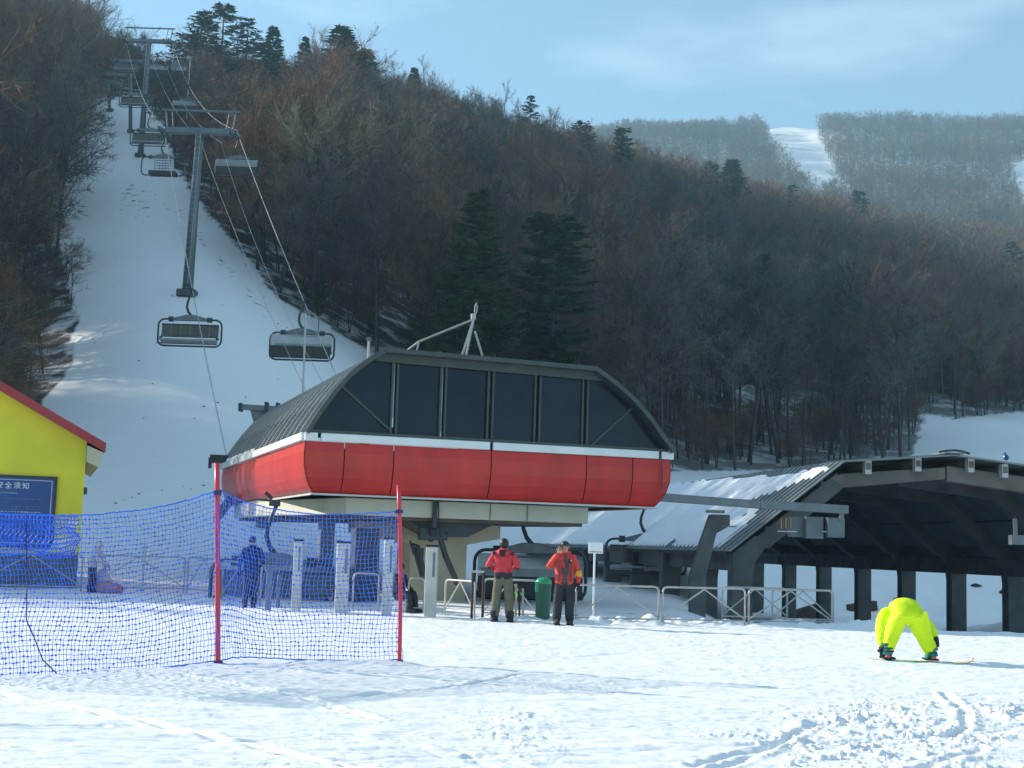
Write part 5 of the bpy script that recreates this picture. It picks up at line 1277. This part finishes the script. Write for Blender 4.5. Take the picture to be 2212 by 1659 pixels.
# ------------------------------------------------------------------ people
def skin(name, J, E, root, mats, assign, parent, sub=2, fold=.009):
    names = list(J); me = bpy.data.meshes.new(name); me.from_pydata([J[k][0] for k in names], [(names.index(a), names.index(b)) for a, b in E], [])
    o = bpy.data.objects.new(name, me); COL.objects.link(o); md = o.modifiers.new('skin', 'SKIN'); md.use_smooth_shade = True
    if not me.skin_vertices: me.skin_vertices.new()
    for i, k in enumerate(names):
        r = J[k][1]; sv = me.skin_vertices[0].data[i]; sv.radius = r if isinstance(r, tuple) else (r, r); sv.use_root = (k == root)
    o.modifiers.new('sub', 'SUBSURF').levels = sub
    dg = bpy.context.evaluated_depsgraph_get(); dg.update(); m2 = bpy.data.meshes.new_from_object(o.evaluated_get(dg)); bpy.data.objects.remove(o)
    m2.materials.clear()
    for q in mats: m2.materials.append(q)
    for p in m2.polygons: p.material_index = assign(p.center); p.use_smooth = True
    # cloth folds
    co = np.empty(len(m2.vertices) * 3, np.float32); m2.vertices.foreach_get('co', co); co = co.reshape(-1, 3)
    nr = np.empty(len(m2.vertices) * 3, np.float32); m2.vertices.foreach_get('normal', nr); nr = nr.reshape(-1, 3)
    f = fold * (fbm(co[:, 0] * 9 + co[:, 1] * 6, co[:, 2] * 14, 3) + .7 * np.abs(fbm(co[:, 0] * 5 - co[:, 2] * 4 + 3, co[:, 2] * 17 + co[:, 0] * 3, 2))); head = co[:, 2] > 9
    co = co + nr * f[:, None]; m2.vertices.foreach_set('co', co.astype(np.float32).ravel()); m2.update()
    b = bpy.data.objects.new(name, m2); COL.objects.link(b); b.parent = parent; return b
def standing(arms, leg=.13, chest=.21, jacket=.09):
    """faces -Y. arms: dict with elbow/hand positions for l (-x) and r (+x)"""
    J = {'pel': ((0, 0, .94), (.175, .125)), 'wai': ((0, .0, 1.08), (.165, .12)), 'che': ((0, .01, 1.30), (chest, .14)), 'shl0': ((0, .01, 1.41), (.15, .10)), 'neck': ((0, 0, 1.49), .062), 'head': ((0, -.015, 1.60), (.082, .095)), 'crown': ((0, -.005, 1.68), (.075, .085))}
    E = [('pel', 'wai'), ('wai', 'che'), ('che', 'shl0'), ('shl0', 'neck'), ('neck', 'head'), ('head', 'crown')]
    for s, sd in ((-1, 'l'), (1, 'r')):
        a = arms[sd]
        J['sh' + sd] = ((s * .19, .01, 1.40), .082); J['el' + sd] = (a[0], .066); J['ha' + sd] = (a[1], .045); E += [('shl0', 'sh' + sd), ('sh' + sd, 'el' + sd), ('el' + sd, 'ha' + sd)]
        J['hi' + sd] = ((s * .10, 0, .84), .11); J['kn' + sd] = ((s * (leg - .01), -.03, .48), .085); J['an' + sd] = ((s * leg, .0, .12), .078); J['fo' + sd] = ((s * (leg + .015), -.03, .05), .05)
        E += [('pel', 'hi' + sd), ('hi' + sd, 'kn' + sd), ('kn' + sd, 'an' + sd), ('an' + sd, 'fo' + sd)]
    return J, E
def hand(parent, p, d, s, m, nm='glove', side=1):
    """palm and five bent fingers; d: direction of the fingers"""
    e = MB(); d = Vector(d).normalized(); x = d.cross(Vector((0, 1, 0)))
    if x.length < .1: x = Vector((1, 0, 0))
    x.normalize(); n = x.cross(d); p = Vector(p)
    e.tube([p - d * .02 * s, p + d * .03 * s, p + d * .085 * s], [.032 * s, .040 * s, .036 * s], 8)
    for k, L in enumerate((.062, .072, .068, .052)):
        b = p + d * .085 * s + x * (-.030 + .020 * k) * s; c_ = b + d * L * .55 * s + n * .012 * s; e.tube([b - d * .02 * s, b, c_, c_ + (d * .35 + n * .8) * L * .5 * s], [.011 * s, .011 * s, .0095 * s, .008 * s], 6)
    b = p + d * .03 * s + x * side * .034 * s; e.tube([b, b + (x * side * .7 + d * .7) * .035 * s, b + (x * side * .5 + d * 1.2 + n * .5) * .05 * s], [.014 * s, .012 * s, .010 * s], 6)
    return e.build(nm, MT[m], parent, smooth=True)
def boot(parent, x, y, m, toe=-1, h=.16, sole=None, s=1.0):
    e = MB(); e.tube([(x, y, h + .06), (x, y, h), (x, y + .01 * toe, .08)], [.082 * s, .080 * s, .072 * s], 10); e.ball((x, y + toe * .07, .055), (.060 * s, .155 * s, .062 * s), 12, 7); bo = e.build('boot', MT[m], parent, smooth=True)
    MB().box((x, y + toe * .06, -.012 + .02), (.11 * s, .30 * s, .035)).build('boot_sole', MT[sole or 'black_cloth'], bo, bevel=.01)
def face(parent, c, fwd, hair='hair'):
    c = Vector(c); MB().ball(c + Vector((0, fwd * .092, -.012)), (.014, .02, .024), 8, 6).build('nose', MT['skin'], parent, smooth=True)
    for s in (-1, 1):
        MB().ball(c + Vector((s * .031, fwd * .082, .012)), (.012, .008, .007), 8, 5).build('eye', MT['black_cloth'], parent); MB().ball(c + Vector((s * .082, 0, -.005)), (.014, .022, .032), 8, 6).build('ear', MT['skin'], parent, smooth=True)
    MB().ball(c + Vector((0, fwd * .083, -.052)), (.024, .010, .007), 8, 5).build('mouth', MT['pinkcloth'], parent)
def person(px, ybase, label, rz=0.0, Y=None, sc=1.0):
    Y = Y or EYE * FPX / (ybase - hor(px)); p = at(px, ybase, Y); e = empty('person', (p.x, Y, G(p.x, Y) + .02), rz); e.scale = (sc,) * 3; return tag(e, label, 'person')

# man in the red jacket, seen from behind (faces +Y: turned by pi)
pA = person(1084, 1341, 'person in a crimson jacket and olive trousers seen from behind, arms bent in front', R(172), sc=1.0)
J, E = standing({'l': ((-.33, .02, 1.14), (-.17, -.22, 1.12)), 'r': ((.34, .02, 1.14), (.20, -.20, 1.08))}, leg=.145, chest=.235)
J['wai'] = ((0, 0, 1.10), (.20, .15)); J['pel'] = ((0, 0, .95), (.195, .145)); J['shl0'] = ((0, .01, 1.40), (.19, .13))
J['knl'] = ((-.135, -.03, .48), .105); J['knr'] = ((.135, -.03, .48), .105); J['anl'] = ((-.15, 0, .14), .10); J['anr'] = ((.15, 0, .14), .10)
def asA(c):
    if c.z > 1.52: return 2
    if c.z < .90: return 1
    if c.z < 1.02 and abs(c.x) < .27: return 3
    if abs(c.x) > .27 and c.z < 1.13: return 3
    return 0
skin('body', J, E, 'pel', [MT['jacket_red'], MT['olive'], MT['skin'], MT['black_cloth']], asA, pA)
MB().ball((0, .01, 1.63), (.10, .115, .12), 14, 9).build('hair', MT['hair'], pA, smooth=True)
MB().ball((0, .10, 1.45), (.14, .10, .085), 14, 8).build('hood', MT['jacket_red'], pA, smooth=True)
MB().prism([(-.075, .195, 1.50), (.075, .195, 1.50), (.055, .215, 1.36), (-.055, .215, 1.36)], (0, .015, 0)).build('hood_patch', MT['black_cloth'], pA)
for s in (-1, 1): MB().box((s * .20, .06, 1.42), (.07, .13, .08)).build('shoulder_patch', MT['black_cloth'], pA, bevel=.02)
hand(pA, (-.17, -.25, 1.12), (.4, -.8, .1), 1.15, 'black_cloth', side=1); hand(pA, (.20, -.23, 1.08), (-.4, -.8, .1), 1.15, 'black_cloth', side=-1)
boot(pA, -.165, 0, 'black_cloth', -1, s=1.15); boot(pA, .165, 0, 'black_cloth', -1, s=1.15)
MB().tube([(-.26, .03, .62), (-.30, .03, .60), (-.305, .03, .52)], .02, 6).build('lime_strap', MT['lime'], pA)
# man with the phone, facing the camera
pB = person(1216, 1348, 'person in an orange red jacket and black trousers holding a phone to the ear', R(4), sc=.985)
J, E = standing({'l': ((-.36, -.08, 1.17), (-.135, -.10, 1.49)), 'r': ((.29, .03, 1.12), (.30, -.03, .86))}, leg=.125, chest=.235)
J['wai'] = ((0, 0, 1.08), (.21, .155)); J['pel'] = ((0, 0, .93), (.20, .15)); J['shl0'] = ((0, .01, 1.40), (.19, .12))
J['knl'] = ((-.125, -.03, .48), .105); J['knr'] = ((.125, -.03, .48), .105); J['anl'] = ((-.13, 0, .12), .10); J['anr'] = ((.13, 0, .12), .10)
def asB(c):
    if c.z > 1.515: return 2
    if c.z < .86 and abs(c.x) < .27: return 1
    if abs(c.x) < .045 and c.y < -.05 and c.z > .86 and c.z < 1.48: return 3
    return 0
skin('body', J, E, 'pel', [MT['jacket_orange'], MT['black_cloth'], MT['skin'], MT['grey_cloth']], asB, pB)
face(pB, (0, -.015, 1.615), -1)
m = MB(); m.ball((0, .012, 1.675), (.092, .105, .075), 14, 8); m.build('hair', MT['hair'], pB, smooth=True)
MB().tube([(-.13, .06, 1.48), (0, .11, 1.50), (.13, .06, 1.48)], .06, 8).build('collar', MT['jacket_orange'], pB, smooth=True)
hand(pB, (-.135, -.10, 1.50), (.15, -.05, 1), .95, 'skin', 'hand', 1); hand(pB, (.30, -.035, .845), (0, -.1, -1), .95, 'black_cloth', 'glove', -1)
MB().box((-.105, -.055, 1.60), (.02, .065, .13)).build('phone', MT['black_cloth'], pB, bevel=.005)
MB().tube([(.292, .02, 1.13), (.296, .005, 1.01)], [.085, .078], 12).build('armband', MT['armband'], pB, smooth=True)
MB().box((.10, -.165, 1.33), (.09, .02, .09)).build('chest_badge', MT['black_cloth'], pB, bevel=.008); MB().ball((.125, -.178, 1.345), (.018, .008, .018), 8, 5).build('badge_mark', MT['white'], pB)
for s in (-1, 1): MB().beam((s * .13, -.155, .90), (s * .14, -.165, 1.36), .02, .05, (0, 1, 0)).build('dark_stripe', MT['grey_cloth'], pB)
boot(pB, -.14, 0, 'black_cloth', -1, s=1.15); boot(pB, .14, 0, 'black_cloth', -1, s=1.15)
for k in range(4): MB().ball((-.225 + .005 * k, -.03, .22 + .13 * k), (.008, .008, .010), 6, 4).build('trouser_snap', MT['steel_light'], pB)
# bent over figure in neon, back to the camera; local +Y away from the camera
pC = person(1960, 1424, 'person in a neon yellow snowsuit bending over with legs apart above a snowboard', R(-2))
J = {'pel': ((-.01, .0, .74), .26), 'hipc': ((-.01, .12, .77), .255), 'che': ((-.01, .33, .74), .235), 'shl0': ((0, .46, .66), (.17, .13)), 'neck': ((0, .56, .62), .07), 'head': ((0, .63, .57), .09),
     'hil': ((-.14, -.02, .68), .17), 'knl': ((-.22, .05, .42), .135), 'anl': ((-.295, .0, .22), .115), 'hir': ((.13, -.02, .68), .17), 'knr': ((.25, .05, .42), .135), 'anr': ((.345, .0, .20), .125),
     'ftl': ((-.305, .0, .11), .075), 'ftr': ((.36, .0, .09), .08),
     'shl': ((-.27, .32, .72), .11), 'ell': ((-.39, .12, .46), .105), 'hal': ((-.385, .03, .18), .06), 'shr': ((.25, .38, .70), .10), 'elr': ((.42, .22, .48), .095), 'har': ((.475, .12, .34), .045)}
E = [('pel', 'hipc'), ('hipc', 'che'), ('che', 'shl0'), ('shl0', 'neck'), ('neck', 'head'), ('pel', 'hil'), ('hil', 'knl'), ('knl', 'anl'), ('anl', 'ftl'), ('pel', 'hir'), ('hir', 'knr'), ('knr', 'anr'), ('anr', 'ftr'), ('shl0', 'shl'), ('shl', 'ell'), ('ell', 'hal'), ('shl0', 'shr'), ('shr', 'elr'), ('elr', 'har')]
skin('body', J, E, 'pel', [MT['neon'], MT['skin']], lambda c: 1 if (c.y > .60 and c.z < .62) else 0, pC, 3, .015)
MB().ball((0, .645, .565), (.11, .11, .12), 12, 8).build('knitted_hat', MT['black_cloth'], pC, smooth=True)
MB().tube([(-.25, -.07, .71), (-.18, -.19, .68), (0, -.262, .67), (.16, -.19, .68), (.235, -.07, .71)], .008, 6).build('jacket_hem', MT['neon'], pC)
hand(pC, (-.40, .03, .17), (.15, -.3, -1), 1.1, 'black_cloth', side=1); hand(pC, (.478, .115, .35), (.05, -.1, -1), 1.1, 'black_cloth', side=-1)
for x, y0, h, tilt in ((-.30, 0, .22, -.05), (.37, 0, .17, .05)):
    m = MB(); m.tube([(x + tilt * .3, y0, h), (x, y0, .14), (x + tilt * .6, y0, .06)], [.085, .088, .085], 12); m.ball((x, .10, .06), (.07, .17, .06), 12, 7); m.build('boot', MT['turquoise'], pC, smooth=True)
    MB().tube([(x + tilt * .3, y0, h - .005), (x + tilt * .3, y0, h + .035)], .092, 12).build('boot_cuff', MT['greenbin'], pC)
    for z in (.12, .17)[: 2 if h > .2 else 1]: MB().tube([(x, y0 - .01, z), (x, y0 - .01, z + .018)], .094, 12).build('boot_strap', MT['black_cloth'], pC)
    MB().ball((x + tilt * .4, -.075, .045), (.045, .03, .035), 10, 6).build('heel_pad', MT['orange'], pC, smooth=True)
    MB().box((x, .04, .025), (.20, .30, .03)).build('binding_plate', MT['black_cloth'], pC, bevel=.01)
MB().tube([(-.46, .0, .12), (-.38, -.03, .20), (-.33, -.04, .26)], .022, 6).build('binding_highback', MT['black_cloth'], pC)
# snowboard lying under the boots
sbp = empty('snowboard', pC.location + Vector((.20, .03, -.03)), R(-2)); tag(sbp, 'thin snowboard under the boots of the bent over person in neon yellow', 'snowboard')
sh = [(-.78, .05), (-.70, .02), (-.55, .0), (.55, .0), (.72, .015), (.80, .05), (.84, .085)]; m = MB(); vs = []; wd = [.05, .11, .14, .14, .12, .08, .03]
for (x, z), w_ in zip(sh, wd): vs += [(x, -w_, z), (x, w_, z), (x, -w_, z + .012), (x, w_, z + .012)]
fs = []
for i in range(len(sh) - 1):
    a = 4 * i; b = a + 4; fs += [(a, a + 1, b + 1, b), (a + 2, b + 2, b + 3, a + 3), (a, b, b + 2, a + 2), (a + 1, a + 3, b + 3, b + 1)]
fs += [(0, 2, 3, 1), (4 * len(sh) - 4, 4 * len(sh) - 3, 4 * len(sh) - 1, 4 * len(sh) - 2)]
m.add(vs, fs).build('deck', MT['beige2'], sbp); MB().box((0, 0, .018), (1.0, .1, .006)).build('deck_stripe', MT['greenlid'], sbp)
# dark figure behind the net
pD = person(538, 1310, 'person in dark navy clothes standing under the parked chair behind the net', R(200), sc=.93)
J, E = standing({'l': ((-.30, .0, 1.14), (-.24, -.16, .98)), 'r': ((.29, .02, 1.12), (.27, -.10, .90))}, leg=.10, chest=.22)
J['wai'] = ((0, 0, 1.08), (.20, .15)); J['pel'] = ((0, 0, .93), (.19, .15))
skin('body', J, E, 'pel', [MT['navy'], MT['skin'], MT['black_cloth']], lambda c: 1 if c.z > 1.52 else (2 if c.z < .8 else 0), pD)
MB().ball((0, .0, 1.66), (.10, .11, .10), 12, 8).build('knitted_hat', MT['black_cloth'], pD, smooth=True); face(pD, (0, -.015, 1.615), -1)
hand(pD, (-.24, -.17, .97), (0, -.3, -1), 1.1, 'black_cloth', side=1); hand(pD, (.27, -.11, .89), (0, -.3, -1), 1.1, 'black_cloth', side=-1)
boot(pD, -.11, 0, 'black_cloth', -1); boot(pD, .11, 0, 'black_cloth', -1)
# light clothed figure left, leaning over bags
pE = person(196, 1277, 'person in an off white hooded jacket leaning over bags behind the left barrier', R(75), Y=38.6, sc=.80)
J, E = standing({'l': ((-.20, -.30, 1.08), (-.12, -.52, .92)), 'r': ((.20, -.30, 1.08), (.12, -.52, .92))}, leg=.11, chest=.23)
for k in ('che', 'shl0', 'neck', 'head', 'crown', 'shl', 'shr'):
    p, r = J[k]; d = (p[2] - 1.0); J[k] = ((p[0], p[1] - d * .35, p[2] - d * .04), r)
J['wai'] = ((0, -.02, 1.08), (.20, .16)); J['pel'] = ((0, .02, .94), (.20, .16))
skin('body', J, E, 'pel', [MT['lightcloth'], MT['wood'], MT['skin']], lambda c: 1 if c.z < .82 else (2 if (c.z > 1.48 and c.y < -.26) else 0), pE)
MB().ball((0, -.20, 1.60), (.115, .115, .12), 12, 8).build('hood', MT['lightcloth'], pE, smooth=True); face(pE, (0, -.235, 1.58), -1)
hand(pE, (-.12, -.53, .91), (0, -.6, -1), 1.1, 'skin', 'hand', 1); hand(pE, (.12, -.53, .91), (0, -.6, -1), 1.1, 'skin', 'hand', -1)
boot(pE, -.11, 0, 'black_cloth', -1); boot(pE, .11, 0, 'black_cloth', -1)
for i, (px, py, Y, sx, sy, sz, mt_, lab) in enumerate([(222, 1240, 38.9, .26, .2, .32, 'lightcloth', 'pale bulging bag beside the light clothed figure'), (232, 1270, 38.4, .32, .2, .18, 'pinkcloth', 'dull pink bag on the snow beside the light clothed figure'), (250, 1272, 38.6, .22, .2, .15, 'orange', 'small orange brown bag right of the pink one')]):
    o = lump_mesh(50 + i, sx, sy, sz, 14).build('bag', MT[mt_], smooth=True); o.location = at(px, py, Y); o.location.z = sz * .75 + (0.0 if i else .05); tag(o, lab, 'bag')
# seated dark figure half hidden by the thin red pole
pF = person(858, 1326, 'person in black sitting low behind the thin red net pole', R(60), Y=33.0, sc=.9)
J, E = standing({'l': ((-.28, -.10, .60), (-.16, -.34, .50)), 'r': ((.28, -.10, .60), (.16, -.34, .50))}, leg=.13)
for k in list(J):
    p, r = J[k]
    if p[2] > .80: J[k] = ((p[0], p[1] - .05, p[2] - .52), r)
for s, sd in ((-1, 'l'), (1, 'r')):
    J['hi' + sd] = ((s * .11, -.06, .38), .11); J['kn' + sd] = ((s * .13, -.44, .44), .09); J['an' + sd] = ((s * .13, -.46, .10), .075); J['fo' + sd] = ((s * .13, -.50, .05), .05); J['el' + sd] = ((s * .28, -.12, .62), .07); J['ha' + sd] = ((s * .16, -.36, .52), .045)
skin('body', J, E, 'pel', [MT['black_cloth'], MT['skin']], lambda c: 1 if c.z > 1.02 else 0, pF)
MB().ball((0, -.06, 1.13), (.10, .11, .11), 12, 8).build('knitted_hat', MT['black_cloth'], pF, smooth=True); face(pF, (0, -.065, 1.09), -1)
hand(pF, (-.16, -.37, .51), (.3, -1, -.2), 1.0, 'black_cloth'); hand(pF, (.16, -.37, .51), (-.3, -1, -.2), 1.0, 'black_cloth'); boot(pF, -.13, -.46, 'black_cloth', -1); boot(pF, .13, -.46, 'black_cloth', -1)
o = MB().box((0, 0, 0), (.42, .36, .26)).build('white_box', MT['white'], bevel=.03); o.location = (pF.location.x + .02, pF.location.y + .0, .15); tag(o, 'low white box the person in black sits on behind the thin red pole', 'box')
# ------------------------------------------------------------------ haze
hm = bpy.data.materials.new('haze'); hm.use_nodes = True; ht = hm.node_tree; ht.nodes.clear()
ho = ht.nodes.new('ShaderNodeOutputMaterial'); hv = ht.nodes.new('ShaderNodeVolumePrincipled')
hv.inputs['Color'].default_value = (0.45, 0.80, 1.0, 1); hv.inputs['Density'].default_value = 0.00033; hv.inputs['Anisotropy'].default_value = 0.2
ht.links.new(hv.outputs[0], ho.inputs['Volume'])
hz = MB().box((0, 870, 225), (4400, 1800, 470)).build('haze', hm); tag(hz, kind='stuff')
